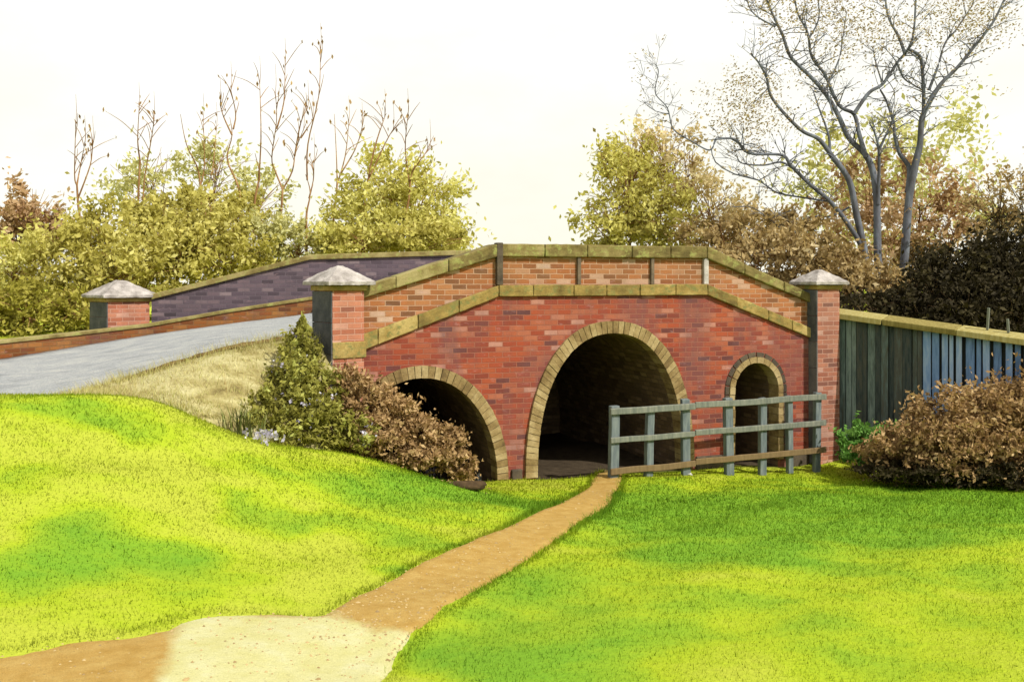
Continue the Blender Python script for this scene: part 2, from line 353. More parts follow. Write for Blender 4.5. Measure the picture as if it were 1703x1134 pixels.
# ------------------------------------------------------------------ path
EL = [(1003, 784), (985, 800), (930, 838), (832, 882), (760, 910), (690, 940), (630, 975), (565, 1006), (530, 1026), (440, 1022), (330, 1020), (240, 1050), (120, 1062), (0, 1082), (-160, 1100), (-420, 1120)]
ER = [(1041, 786), (1032, 805), (1005, 850), (900, 918), (850, 950), (790, 985), (735, 1020), (700, 1052), (672, 1090), (645, 1134), (600, 1210), (500, 1290), (380, 1370), (200, 1450), (-20, 1480), (-420, 1500)]
def resample(pts, n):
    p = np.array([(a.x, a.y) for a in pts]); q, _ = smooth_line([Vector((a, b, 0)) for a, b in p], [0]*len(p), 6); return q
def under(px, py):                    # lawn plane for points just outside the frame
    if py <= 1134: return on_ground(px, py)
    D = 3.05-.95; D = D*F/(py-HZ); return Vector(((px-CX)/F*D, D, 0))
el = resample([under(*q) for q in EL], 0); er = resample([under(*q) for q in ER], 0)
extra_l = B(5.1, 0.2, 0)
nu, nv = 15, len(el)
pv, pa, pe = [], [], []
for i in range(nv):
    for k in range(nu):
        u = k/(nu-1); p = el[i].lerp(er[i], u)
        wob = .035*mnoise.noise((p.x*2.7, p.y*2.7, 4)) + .02*mnoise.noise((p.x*9, p.y*9, 1))
        d = (er[i]-el[i]).normalized(); edge = abs(2*u-1)**4
        p = p+d*wob*edge*2
        pv.append((p.x, p.y, H(p.x, p.y)+.022-.045*(abs(2*u-1)**30)+.004*mnoise.noise((p.x*12, p.y*12, 0))))
        pe.append(abs(2*u-1))
        # dry pale sand where the path widens, dark gold further left and towards the bridge
        q = Vector((p.x, p.y, 0)); pxx = CX+F*p.x/p.y; pyy = HZ+F*(CZ-pv[-1][2])/p.y
        nn = 60*mnoise.fractal((p.x*2.2, p.y*2.2, 2), 1, 2, 5)
        a1 = (pxx+nn-225)/80; a2 = ((690-pxx)*.12+nn*.35+(pyy-1036))/26
        pa.append(max(0, min(1, a1))*max(0, min(1, a2)))
pid = np.arange(nv*nu).reshape(nv, nu)
pf = np.stack([pid[:-1, :-1], pid[1:, :-1], pid[1:, 1:], pid[:-1, 1:]], -1).reshape(-1, 4)
pm = mesh_np('path', pv, pf, 4, {'pale': pa, 'edge': pe}, smooth=True)
M = Mat('path_sand', .95, .1)
c1 = M.ramp(M.noise(7, 6, .68, M.pos()), [(.3, lit(196, 156, 78, 1.55)), (.5, lit(210, 172, 96, 1.55)), (.7, lit(222, 188, 112, 1.55))])
c2 = M.ramp(M.noise(4, 6, .65, M.pos()), [(.3, lit(232, 226, 150, 1.6)), (.55, lit(242, 238, 176, 1.6)), (.75, lit(248, 246, 200, 1.6))])
c = M.mix(M.ramp(M.math('ADD', M.attr('pale'), M.math('MULTIPLY', M.math('SUBTRACT', M.noise(14, 5, .7, M.pos()), .5), .5)), [(.22, (0, 0, 0, 1)), (.8, (1, 1, 1, 1))]), c1, c2)
gr = M.noise(110, 3, .8, M.pos())
c = M.mix(.5, c, M.mix(1.0, c, M.ramp(gr, [(.25, (.6, .57, .5, 1)), (.75, (1.25, 1.25, 1.25, 1))]), 'MULTIPLY'))
ped = M.ramp(M.noise(55, 2, .5, M.pos()), [(.66, (0, 0, 0, 1)), (.7, (1, 1, 1, 1))])
c = M.mix(M.math('MULTIPLY', ped, .35), c, lit(150, 126, 90, KG))
M.color(c); M.bump(M.math('ADD', gr, M.noise(18, 5, .7, M.pos())), .7, .02); m_path = M.m
tag(link('path', pm, m_path), kind='structure')
_pl = np.array([tuple(a.lerp(b, .035)[:2]) for a, b in zip(el, er)]+[tuple(a.lerp(b, .965)[:2]) for a, b in zip(el, er)][::-1])
def in_path(x, y):
    ins = np.zeros(len(x), bool); n = len(_pl); j = n-1
    for i in range(n):
        xi, yi = _pl[i]; xj, yj = _pl[j]
        c = ((yi > y) != (yj > y)) & (x < (xj-xi)*(y-yi)/(yj-yi+1e-12)+xi); ins ^= c; j = i
    return ins

# ------------------------------------------------------------------ road and bank
near = [Vector((-15, 10.4, 1.05)), P(-160, 742, 11.9), P(0, 700, 12.5), P(127, 661, 13), P(250, 620, 13.6), P(353, 588, 14.1), P(466, 566, 14.8), B(.25, .42, 2.36), B(fs(828)[0], .42, 2.88), B(fs(1172)[0], .42, 2.88), B(LEN, .42, 2.2), B(LEN+4, .8, 1.75), B(LEN+12, 2, 1.4)]
farr = [Vector((-16, 15.6, 1.5)), P(-160, 622, 16.2), P(0, 597, 17), P(130, 575, 18.3), P(250, 556, 18.9), P(380, 538, 19.35), P(518, 520, 19.85), B(.6, 5.55, 2.6), B(fs(828)[0], 5.6, 2.9), B(fs(1172)[0], 5.6, 2.9), B(LEN, 5.6, 2.25), B(LEN+4, 6, 1.75), B(LEN+12, 7, 1.4)]
n1, _ = smooth_line(near, [0]*13, 6); f1, _ = smooth_line(farr, [0]*13, 6)
rv, W8 = [], 12
for ri, (a, b) in enumerate(zip(n1, f1)):
    for k in range(W8+1):
        u = k/W8; q = a.lerp(b, u); q.z += .09*math.sin(math.pi*u)*.6+.006*mnoise.noise((q.x*3, q.y*3, 0)); rv.append(tuple(q))
    for q in (b, a): rv.append((q.x, q.y, q.z-(.9 if ri < 34 else .12)))
W9 = W8+3; rid = np.arange(len(n1)*W9).reshape(len(n1), W9)
rf = np.stack([rid[:-1, :], np.roll(rid, -1, 1)[:-1, :], np.roll(rid, -1, 1)[1:, :], rid[1:, :]], -1).reshape(-1, 4)[:, ::-1]
M = Mat('road_gravel', .9, .25)
ln = M.noise(3, 7, .75, M.pos((.6, 1.3, 1)))
c = M.ramp(ln, [(.28, lit(150, 152, 154, 1.4)), (.45, lit(176, 179, 180, 1.4)), (.6, lit(194, 195, 192, 1.4)), (.75, lit(214, 210, 198, 1.4))])
g = M.noise(38, 5, .85, M.pos())
c = M.mix(.8, c, M.mix(1.0, c, M.ramp(g, [(.3, (.45, .45, .45, 1)), (.7, (1.35, 1.35, 1.35, 1))]), 'MULTIPLY'))
M.color(c); M.bump(g, .8, .03)
tag(link('road', mesh_np('road', rv, rf, 4, smooth=False), M.m), kind='structure')

toe = [P(-160, 690, 11.2), P(0, 676, 11.6), P(123, 666, 12.2), P(183, 662, 12.4), P(275, 671, 12.3), P(310, 690, 12.2), P(367, 712, 12.3), P(460, 735, 12.7), P(560, 745, 13.2), P(610, 720, 14.2)]
top = [P(-160, 742, 11.9), P(0, 700, 12.5), P(127, 661, 13), P(190, 640, 13.3), P(250, 620, 13.6), P(353, 588, 14.1), P(420, 574, 14.5), P(466, 566, 14.8), B(-.35, .2, 2.25), B(.1, .2, 2.2)]
toe_l, _ = smooth_line(toe, [0]*10, 5); top_l, _ = smooth_line(top, [0]*10, 5)
bv = []
for a, b in zip(toe_l, top_l):
    for k in range(13):
        u = k/12; q = a.lerp(b, u); bul = math.sin(math.pi*u)
        q.z += .10*bul+.05*bul*mnoise.fractal((q.x*1.8, q.y*1.8, q.z), 1, 2, 4)
        if k == 0: q.z -= .25
        if k == 12: q.z += .015
        bv.append(tuple(q))
    bv.append((b.x, b.y+.25, b.z-.3))
bid = np.arange(len(toe_l)*14).reshape(len(toe_l), 14)
bf = np.stack([bid[:-1, :-1], bid[1:, :-1], bid[1:, 1:], bid[:-1, 1:]], -1).reshape(-1, 4)
M = Mat('dry_bank', .95, .1)
c = M.ramp(M.noise(1.6, 7, .7, M.pos((1, 1, 2.6)), .4), [(.3, lit(128, 112, 70, 1.8)), (.42, lit(188, 174, 116, 1.8)), (.55, lit(224, 214, 158, 1.8)), (.75, lit(236, 230, 180, 1.8))])
st = M.noise(22, 5, .7, M.pos((1, 1, .25)))
c = M.mix(.5, c, M.mix(1.0, c, M.ramp(st, [(.3, (.5, .46, .36, 1)), (.7, (1.25, 1.25, 1.2, 1))]), 'MULTIPLY'))
M.color(c); M.bump(st, .7, .04); m_bank = M.m
tag(link('bank', mesh_np('bank', bv, bf, 4, smooth=True), m_bank), kind='structure')
# worn earth edge along the road
M = Mat('road_edge_earth', .95, .1)
M.color(M.ramp(M.noise(6, 6, .7, M.pos()), [(.3, lit(92, 72, 44, 1.7)), (.55, lit(134, 108, 68, 1.7)), (.75, lit(178, 156, 104, 1.7))])); M.bump(M.noise(30, 5, .7, M.pos()), .8, .03)
eV, eF = [], []
ed = smooth_line(top[:9], [.06]*9, 8)[0]
ed = [q+Vector((0, -.03, .02)) for q in ed]
add_tube(eV, eF, ed, [.035+.028*mnoise.noise((q.x*3.1, q.y*2, 0)) for q in ed], 7)
eV = [(v.x, v.y, v.z+.02*mnoise.noise((v.x*8, v.y*8, v.z*8))) for v in eV]
tag(link('road_edge', mesh_np('road_edge', eV, eF, 4, smooth=True), M.m), kind='structure')

# ------------------------------------------------------------------ the bridge
bridge = empty('brick_bridge', L0, 'red brick humpback bridge with three arches and stone-capped pillars', 'bridge', rz=TH)
sA, sB_, sK1, sK2 = 0.0, LEN, fs(828)[0], fs(1174)[0]
sPL, sPR = fs(609)[0], fs(1337)[0]
def ext(z):                                # heights at pillar face, knee, knee, pillar face -> run on to the pillar centres
    a = z[0]+(z[0]-z[1])*(sPL-sA)/(sK1-sPL); b = z[3]+(z[3]-z[2])*(sB_-sPR)/(sPR-sK2)
    return [(sA, a), (sK1, z[1]), (sK2, z[2]), (sB_, b)]
STR_B = ext([2.06, 2.83, 2.84, 2.11]); STR_T = ext([2.29, 3.01, 3.02, 2.29]); COP_B = ext([2.83, 3.46, 3.46, 2.74]); COP_T = ext([3.0, 3.665, 3.665, 2.90])
tex_wear = bpy.data.textures.new('wear', 'CLOUDS'); tex_wear.noise_scale = .09; tex_wear.noise_depth = 3
def worn(o, k=.02, lv=3):
    a = o.modifiers.new('cut', 'SUBSURF'); a.subdivision_type = 'SIMPLE'; a.levels = a.render_levels = lv
    d = o.modifiers.new('wear', 'DISPLACE'); d.texture = tex_wear; d.texture_coords = 'LOCAL'; d.strength = k; d.mid_level = .55; return o
def zat(line, s):
    for (a, za), (b, zb) in zip(line, line[1:]):
        if s <= b or (b, zb) == line[-1]: return za+(zb-za)*(s-a)/(b-a)
# arch outlines (s, z), left foot to right foot
def superarch(sc_, a, zc, n, zf=-.3, off=0, m=40):
    pts = []
    for i in range(m+1):
        th = math.pi-math.pi*i/m; c, s = math.cos(th), math.sin(th)
        pts.append((sc_+(a+off)*math.copysign(abs(c)**(2/n), c), zf0+(zc-zf0+off)*abs(s)**(2/n)))
    return pts
zf0 = -.05
s1, z1 = fs(700, 627); s1r = fs(827, 780)[0]; s2, z2 = fs(1013, 553); s2l = fs(891, 780)[0]; s2r = fs(1136, 700)[0]
s3, z3 = fs(1257, 602); s3a = (fs(1294)[0]-fs(1220)[0])/2
a1 = s1r-s1; s2 = (s2l+s2r)/2; a2 = (s2r-s2l)/2
def arch_pts(k, off=0, m=44):
    if k == 0: return superarch(s1, a1, z1, 2.05, off=off, m=m)
    if k == 1: return superarch(s2, a2, z2, 2.25, off=off, m=m)
    zs = z3-s3a*1.1; r = s3a+off
    return [(s3-r, zf0)]+[(s3-r*math.cos(math.pi*i/m), zs+(s3a*1.1+off)*math.sin(math.pi*i/m)) for i in range(m+1)]+[(s3+r, zf0)]
mid = lambda s: zat(STR_B, s)*.5+zat(STR_T, s)*.5
bm = bmesh.new(); T0, T1 = 0.0, 5.7
cols = [(-.2, -.5)]; soff = []
for k in range(3):
    pts = arch_pts(k); soff.append([(pts[0][0], -.5)]+pts+[(pts[-1][0], -.5)])
    cols += [(pts[0][0], -.5)]+pts+[(pts[-1][0], -.5)]
cols += [(LEN+.2, -.5)]
for sk in (sK1, sK2):                        # the bends of the string course, over an arch or a pier
    for i in range(len(cols)-1):
        a, b = cols[i], cols[i+1]
        if a[0] < sk < b[0]:
            f = (sk-a[0])/(b[0]-a[0]); cols.insert(i+1, (sk, a[1]+(b[1]-a[1])*f)); break
lo = [bm.verts.new((x, T0, z)) for x, z in cols]; hi = [bm.verts.new((x, T0, mid(x))) for x, z in cols]
hb = [bm.verts.new((x, T1, mid(x))) for x, z in cols]; lb_ = [bm.verts.new((x, T1, -.5)) for x, z in cols]
for i in range(len(cols)-1):
    if cols[i+1][0]-cols[i][0] < 1e-6: continue
    bm.faces.new((lo[i], lo[i+1], hi[i+1], hi[i])); bm.faces.new((hi[i], hi[i+1], hb[i+1], hb[i])); bm.faces.new((hb[i], hb[i+1], lb_[i+1], lb_[i]))
bm.faces.new((lo[0], hi[0], hb[0], lb_[0])); bm.faces.new((lo[-1], lb_[-1], hb[-1], hi[-1]))
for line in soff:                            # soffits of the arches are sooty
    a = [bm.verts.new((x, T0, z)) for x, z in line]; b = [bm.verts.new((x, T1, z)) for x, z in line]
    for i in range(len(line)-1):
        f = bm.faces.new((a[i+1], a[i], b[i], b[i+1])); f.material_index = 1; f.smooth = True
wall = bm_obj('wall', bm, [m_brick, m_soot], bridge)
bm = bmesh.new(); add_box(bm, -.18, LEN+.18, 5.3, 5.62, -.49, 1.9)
bm_obj('light_block', bm, m_soot, bridge)  # added wall shutting the far end so the arches stay dark
# parapet
bm = bmesh.new()
for a, b in ((sA, sK1), (sK1, sK2), (sK2, sB_)):
    e = .004 if a == sK1 else 0
    add_prism(bm, [(a+e, zat(STR_T, a)-.02), (b-e, zat(STR_T, b)-.02), (b-e, zat(COP_B, b)+.02), (a+e, zat(COP_B, a)+.02)], .035, .33)
bm_obj('parapet', bm, m_brick_par, bridge)
def slabs(bm, bot, topl, t0, t1, width, gap=.008, jit=.006):
    for (a, _), (b, _) in zip(topl, topl[1:]):
        n = max(1, round((b-a)/width)); cuts = [a+(b-a)*i/n+(random.uniform(-.08, .08) if 0 < i < n else 0) for i in range(n+1)]
        for u, v in zip(cuts, cuts[1:]):
            j = random.uniform(-jit, jit); k = random.uniform(-jit, jit)
            g0 = gap*.5; u2, v2 = u+g0, v-g0
            add_prism(bm, [(u2, zat(bot, u+1e-6)), (v2, zat(bot, v-1e-6)), (v2, zat(topl, v-1e-6)+j), (u2, zat(topl, u+1e-6)+j)], t0+k, t1+k)
bm = bmesh.new(); slabs(bm, STR_B, STR_T, -.06, .36, .62); worn(bm_obj('string_course', bm, m_string, bridge, .012))
bm = bmesh.new(); slabs(bm, COP_B, COP_T, -.045, .41, .75); worn(bm_obj('coping', bm, m_coping, bridge, .018))
# pilasters on the parapet
for px, wd, m, lab in ((830, .10, m_dark_stone, 'dark upright stone strip at the left bend of the parapet'), (963, .06, m_pilaster, None), (1085, .06, m_pilaster, None), (1174, .09, m_cap, 'pale upright stone strip at the right bend of the parapet')):
    s = fs(px)[0]; bm = bmesh.new()
    tall = .012 if px == 830 else -.205
    add_box(bm, s-wd/2, s+wd/2, -.055 if px == 830 else -.02, .1, zat(STR_T, s)+.002, zat(COP_T, s)+tall)
    o = bm_obj('pilaster', bm, m, bridge, .008)
    if lab: o['label'] = lab
# arch rings
for k, (rw, nst, proj) in enumerate(((.175, 46, .05), (.19, 62, .055), (.09, 30, .04))):
    bm = bmesh.new(); inn = arch_pts(k, -.012, 240); outr = arch_pts(k, rw, 240)
    d = [0]
    for a, b in zip(inn, inn[1:]): d.append(d[-1]+math.hypot(b[0]-a[0], b[1]-a[1]))
    def at(line, t):
        x = t*d[-1]; i = min(max(np.searchsorted(d, x)-1, 0), len(d)-2); f = (x-d[i])/max(d[i+1]-d[i], 1e-9)
        return (line[i][0]+(line[i+1][0]-line[i][0])*f, line[i][1]+(line[i+1][1]-line[i][1])*f)
    for i in range(nst):
        g = .0016/d[-1]*2; t0, t1 = i/nst+g, (i+1)/nst-g; j = random.uniform(-.008, .008)
        tm = (t0+t1)/2
        add_prism(bm, [at(inn, t1), at(inn, tm), at(inn, t0), at(outr, t0), at(outr, tm), at(outr, t1)][::-1][::1], -proj+j, .25)
    bmesh.ops.recalc_face_normals(bm, faces=bm.faces[:])
    worn(bm_obj('arch_ring', bm, m_ring, bridge, .002), .014, 2)
    if k == 2:                                  # a darker second ring of brick round the small arch
        bm = bmesh.new(); inn = arch_pts(k, rw+.004, 240); outr = arch_pts(k, rw+.085, 240)
        for i in range(30):
            t0, t1 = i/30+.002, (i+1)/30-.002; add_prism(bm, [at(outr, t1), at(outr, t0), at(inn, t0), at(inn, t1)], -.02+random.uniform(-.005, .005), .2)
        bmesh.ops.recalc_face_normals(bm, faces=bm.faces[:]); bm_obj('outer_ring', bm, m_dark_stone, bridge, .005)
# plinth of the pier between the arches and along the wall foot
for a, b in ((s1r+.23, s2l-.24), (s2r+.24, s3-s3a-.2), (s3+s3a+.2, LEN-.3)):
    bm = bmesh.new(); add_box(bm, a, b, -.05, .1, -.4, .10); bm_obj('plinth', bm, m_dark_stone, bridge, .02)
# end pillars
def pyramid_cap(bm, w0, z, hs, hp, y0=0, fl=.55, M=None):
    T = (lambda v: M @ Vector(v)) if M else Vector
    rings = [(w0, z), (w0, z+hs), (w0*fl, z+hs+hp*.52), (w0*.12, z+hs+hp*.97)]
    prev = None
    for r, zz in rings:
        vs = [bm.verts.new(T((sx*r/2, y0+sy*r/2, zz))) for sx, sy in ((-1, -1), (1, -1), (1, 1), (-1, 1))]
        if prev:
            for i in range(4): bm.faces.new((prev[i], prev[(i+1) % 4], vs[(i+1) % 4], vs[i]))
        else: bm.faces.new(vs[::-1])
        prev = vs
    bm.faces.new(prev)
def pillar(s, t, wd, zb, zt, capw, hp, lab, mat=m_brick_pil, band=None, rot=0, parent=bridge, shade_side=False):
    T = Matrix.Translation((s, t, 0)) @ Matrix.Rotation(rot, 4, 'Z')
    bm = bmesh.new(); add_box(bm, -wd/2, wd/2, -wd/2, wd/2, zb, zt, M=None)
    o = bm_obj('pillar', bm, mat, parent, .008); o.matrix_local = T; o['label'] = lab
    bm = bmesh.new(); pyramid_cap(bm, capw, zt+.05, .055, hp); worn(bm_obj('cap', bm, m_cap, o, .008), .03, 4)
    bm = bmesh.new(); add_box(bm, -wd/2-.04, wd/2+.04, -wd/2-.04, wd/2+.04, zt-.03, zt+.048); bm_obj('neck', bm, m_string, o, .012)
    if shade_side:  # added dark slabs: the left side's shade put into the colour
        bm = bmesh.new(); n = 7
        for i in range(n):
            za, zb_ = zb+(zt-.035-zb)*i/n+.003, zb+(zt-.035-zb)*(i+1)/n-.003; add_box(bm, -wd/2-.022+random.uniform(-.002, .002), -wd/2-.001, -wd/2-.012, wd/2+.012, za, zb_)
        f_ = bm_obj('shade_slabs', bm, m_side_shade, o, .005); f_['label'] = 'left side of the pillar with its shade painted dark grey'
    if band:
        bm = bmesh.new(); add_box(bm, -wd/2-.004, wd/2+.025, -wd/2-.025, wd/2+.025, band[0], band[1]); bm_obj('band', bm, m_string, o, .012)
    return o
pillar(0, .06, .54, -.3, 2.96, .80, .24, 'left front brick pillar rising from the bushes', band=(1.94, 2.18), rot=R(20), shade_side=True)
pillar(LEN, .06, .50, -.3, 2.96, .74, .22, 'right front brick pillar beside the board fence', shade_side=True, rot=R(3))
# far parapet, seen across the road
Lb = Matrix.Translation(L0) @ Matrix.Rotation(TH, 4, 'Z'); Lbi = Lb.inverted()
fa = [(P(252, 0, 19.7), 2.80, 1.6), (P(515, 0, 20.4), 3.61, 2.2), (P(780, 0, 21.4), 3.74, 2.6), (Vector((3.6, 22.6, 0)), 3.74, 2.6), (Vector((7.6, 23.9, 0)), 2.95, 1.8)]
def wallrun(bm, pts, z0, z1, off0, off1):
    pr = None
    for i, (p, a, b) in enumerate(pts):
        q0 = pts[max(i-1, 0)][0]; q1 = pts[min(i+1, len(pts)-1)][0]
        d = Vector((q1.x-q0.x, q1.y-q0.y, 0)).normalized(); n = Vector((-d.y, d.x, 0))
        vs = []
        for o_, z in ((off0, z0(a, b)), (off1, z0(a, b)), (off1, z1(a, b)), (off0, z1(a, b))):
            q = Vector((p.x, p.y, 0))+n*o_; q.z = z; vs.append(bm.verts.new(Lbi @ q))
        if pr:
            for k in range(4): bm.faces.new((pr[k], vs[k], vs[(k+1) % 4], pr[(k+1) % 4]))
        else: bm.faces.new(vs)
        pr = vs
    bm.faces.new(pr[::-1]); bmesh.ops.recalc_face_normals(bm, faces=bm.faces[:])
bm = bmesh.new(); wallrun(bm, fa, lambda a, b: b-1.8, lambda a, b: a-.07, 0, .34)
o = bm_obj('parapet', bm, m_brick_shade, bridge); o['label'] = 'far parapet across the road, brick painted dark purple-grey as if shaded'
bm = bmesh.new(); wallrun(bm, fa, lambda a, b: a-.09, lambda a, b: a+.02, -.06, .40)
bm_obj('coping', bm, m_coping, bridge, .015)
q = Lbi @ P(200, 0, 19.75)
pillar(q.x, q.y, .84, .6, 2.70, 1.12, .30, 'far left brick pillar with a wide pale cap', rot=R(24), shade_side=True)
# low brick wall along the far side of the road
lw = [(Vector((-15.6, 15.55, 0)), 1.72, 1.3), (P(-160, 0, 16.1), 1.90, 1.5), (P(0, 0, 17), 2.05, 1.7), (P(130, 0, 18.25), 2.13, 1.85), (P(247, 0, 18.85), 2.26, 1.95), (P(380, 0, 19.3), 2.52, 2.1), (P(518, 0, 19.8), 2.76, 2.35), (P(640, 0, 20.3), 2.86, 2.4)]
low = empty('low_wall', (lw[3][0].x, lw[3][0].y, 1.5), 'low brown brick wall running along the far side of the grey road', 'wall')
Lb2 = Lbi; Lbi = Matrix.Translation(-low.location)
bm = bmesh.new(); wallrun(bm, lw, lambda a, b: b-.6, lambda a, b: a-.06, 0, .28); bm_obj('wall', bm, m_brick_low, low)
bm = bmesh.new(); wallrun(bm, lw, lambda a, b: a-.059, lambda a, b: a, -.03, .31); bm_obj('coping', bm, m_coping, low, .01)
Lbi = Lb2

# ------------------------------------------------------------------ timber post and rail fence
m_post = wood_mat('grey_timber', [BR(52, 62, 66), BR(80, 92, 96), BR(108, 118, 120), BR(140, 148, 144)])
m_rail = wood_mat('pale_timber', [BR(66, 70, 66), BR(92, 98, 92), BR(120, 124, 112), BR(152, 152, 136)])
m_rail_low = wood_mat('brown_timber', [BR(84, 70, 48), BR(116, 96, 66), BR(144, 120, 84)])
fA, fB = P(1020, 0, 15.35), P(1362, 0, 16.9); fA.z = fB.z = 0
fd = (fB-fA).normalized(); fAng = math.atan2(fd.y, fd.x)
fence = empty('timber_fence', (fA.x, fA.y, H(fA.x, fA.y)), 'grey weathered post and rail fence across the right half of the bridge', 'fence', rz=fAng)
fz = fence.location.z
def along(px):                       # distance along the fence for a bearing
    kx = (px-CX)/F; n = Vector((-fd.y, fd.x, 0)); D = fA.dot(n)/(kx*n.x+n.y); return (Vector((kx*D, D, 0))-fA).dot(fd)
for px, tilt, top_, wd in ((1020, .02, 1.13, .15), (1078, .03, 1.0, .13), (1140, -.01, 1.18, .14), (1212, -.02, 1.16, .14), (1267, .01, 1.13, .12), (1313, -.015, 1.14, .10), (1358, .01, 1.17, .12)):
    u = along(px); g = H(*(fA+fd*u).xy)-fz
    bm = bmesh.new(); add_box(bm, -wd/2, wd/2, -.05, .05, -.35, top_-g, jit=.008)
    bmesh.ops.subdivide_edges(bm, edges=[e for e in bm.edges if abs(e.verts[0].co.z-e.verts[1].co.z) > .5], cuts=4)
    for v in bm.verts: v.co.x += .008*mnoise.noise((v.co.z*3, px, 0)); v.co.y += .008*mnoise.noise((v.co.z*3, px, 5))
    o = bm_obj('post', bm, m_post, fence, .012); o.location = (u, 0, g); o.rotation_euler = (0, tilt, 0)
LF = along(1364)
for z0, z1, hgt, m in ((1.05, 1.10, .10, m_rail), (.60, .66, .09, m_rail), (.12, .20, .10, m_rail_low)):
    for xa, xb, dz in ((-.09, LF*.36, 0), (LF*.36+.006, LF+.06, (z1-z0)*.3)):
        bm = bmesh.new(); add_box(bm, xa, xb, -.098, -.053, z0+dz-hgt/2, z0+dz+hgt/2, jit=.005)
        for v in bm.verts: v.co.z += (z1-z0)*(v.co.x/LF)*.6
        bmesh.ops.subdivide_edges(bm, edges=[e for e in bm.edges if abs(e.verts[0].co.x-e.verts[1].co.x) > .5], cuts=8)
        for v in bm.verts: v.co.z += .014*mnoise.noise((v.co.x*1.6, z0*9, 0)); v.co.y += .006*mnoise.noise((v.co.x*2, z0*9, 4))
        bm_obj('rail', bm, m, fence, .01)

# ------------------------------------------------------------------ board fence on the right
bA, bB = B(LEN+.30, .12, 0), Vector((P(1703, 0, 15.6).x, 15.6, 0)); bd = (bB-bA).normalized(); bB = bB+bd*2.5
bf_ = empty('board_fence', (bA.x, bA.y, -.1), 'dark blue-green board fence with broad yellowed capping right of the bridge', 'fence', rz=math.atan2(bd.y, bd.x))
BL = (bB-bA).length
def along_b(px):
    kx = (px-CX)/F; n = Vector((-bd.y, bd.x, 0)); D = bA.dot(n)/(kx*n.x+n.y); return (Vector((kx*D, D, 0))-bA).dot(bd)
u_blue, u_end = along_b(1535), along_b(1703)
ztop = lambda u: 2.70-.36*u/u_end
m_boards = wood_mat('dark_boards', [BR(44, 52, 52), BR(70, 80, 78), BR(90, 90, 80), BR(100, 116, 112), BR(138, 154, 148)])
m_boards_blue = wood_mat('blue_boards', [BR(76, 100, 132), BR(114, 146, 190), BR(140, 172, 216), BR(180, 202, 228)])
m_boards_back = wood_mat('back_boards', [BR(30, 32, 30), BR(46, 50, 48), BR(60, 60, 56)])
def boards(u0, u1, mat, wlo, whi, glo, ghi, lab=None):
    bm = bmesh.new(); u = u0
    while u < u1:
        wd = random.uniform(wlo, whi); b = random.uniform(.0, .035); v = min(u+wd, u1)
        vs = add_box(bm, u, v, -.028-b, -.004-b, -.2+random.uniform(0, .1), 1, jit=.004)
        for q in vs[4:]: q.co.z = ztop(q.co.x)-.12
        u = v+random.uniform(glo, ghi)
    o = bm_obj('board_panel', bm, mat, bf_, .005)
    if lab: o['label'] = lab
boards(0.0, u_blue, m_boards, .07, .15, .004, .012, 'dark slate-green part of the fence next to the pillar')
boards(u_blue+.01, BL, m_boards_blue, .06, .14, .02, .07, 'pale blue slatted part of the fence')
bm = bmesh.new()
vs = add_box(bm, 0, BL, .008, .04, -.2, 1)
for q in vs[4:]: q.co.z = ztop(q.co.x)-.12
bm_obj('backing', bm, m_boards_back, bf_)
m_capping = wood_mat('yellowed_capping', [BR(110, 98, 52), BR(140, 126, 66), BR(168, 154, 90), BR(190, 180, 124)])
bm = bmesh.new(); u = -.03; k = 0
while u < BL:
    v = min(u+random.uniform(.9, 1.3), BL)
    vs = add_box(bm, u+.004, v-.004, -.17, .14, 0, 1, jit=.012)
    for q in vs: q.co.z = ztop(q.co.x)-(.10 if q in vs[:4] else 0)+(-.075 if q.co.y < 0 else 0)
    u = v
bm_obj('capping', bm, m_capping, bf_, .012)
for px, hgt in ((1641, .36), (1676, .22)):
    u = along_b(px); bm = bmesh.new(); add_box(bm, -.018, .018, -.018, .018, 0, hgt, jit=.004)
    o = bm_obj('peg', bm, m_rail, bf_, .006); o.location = (u, .03, ztop(u)-.02); o.rotation_euler = (R(2), R(random.uniform(-4, 4)), 0); o['label'] = 'thin pale peg standing on the capping'

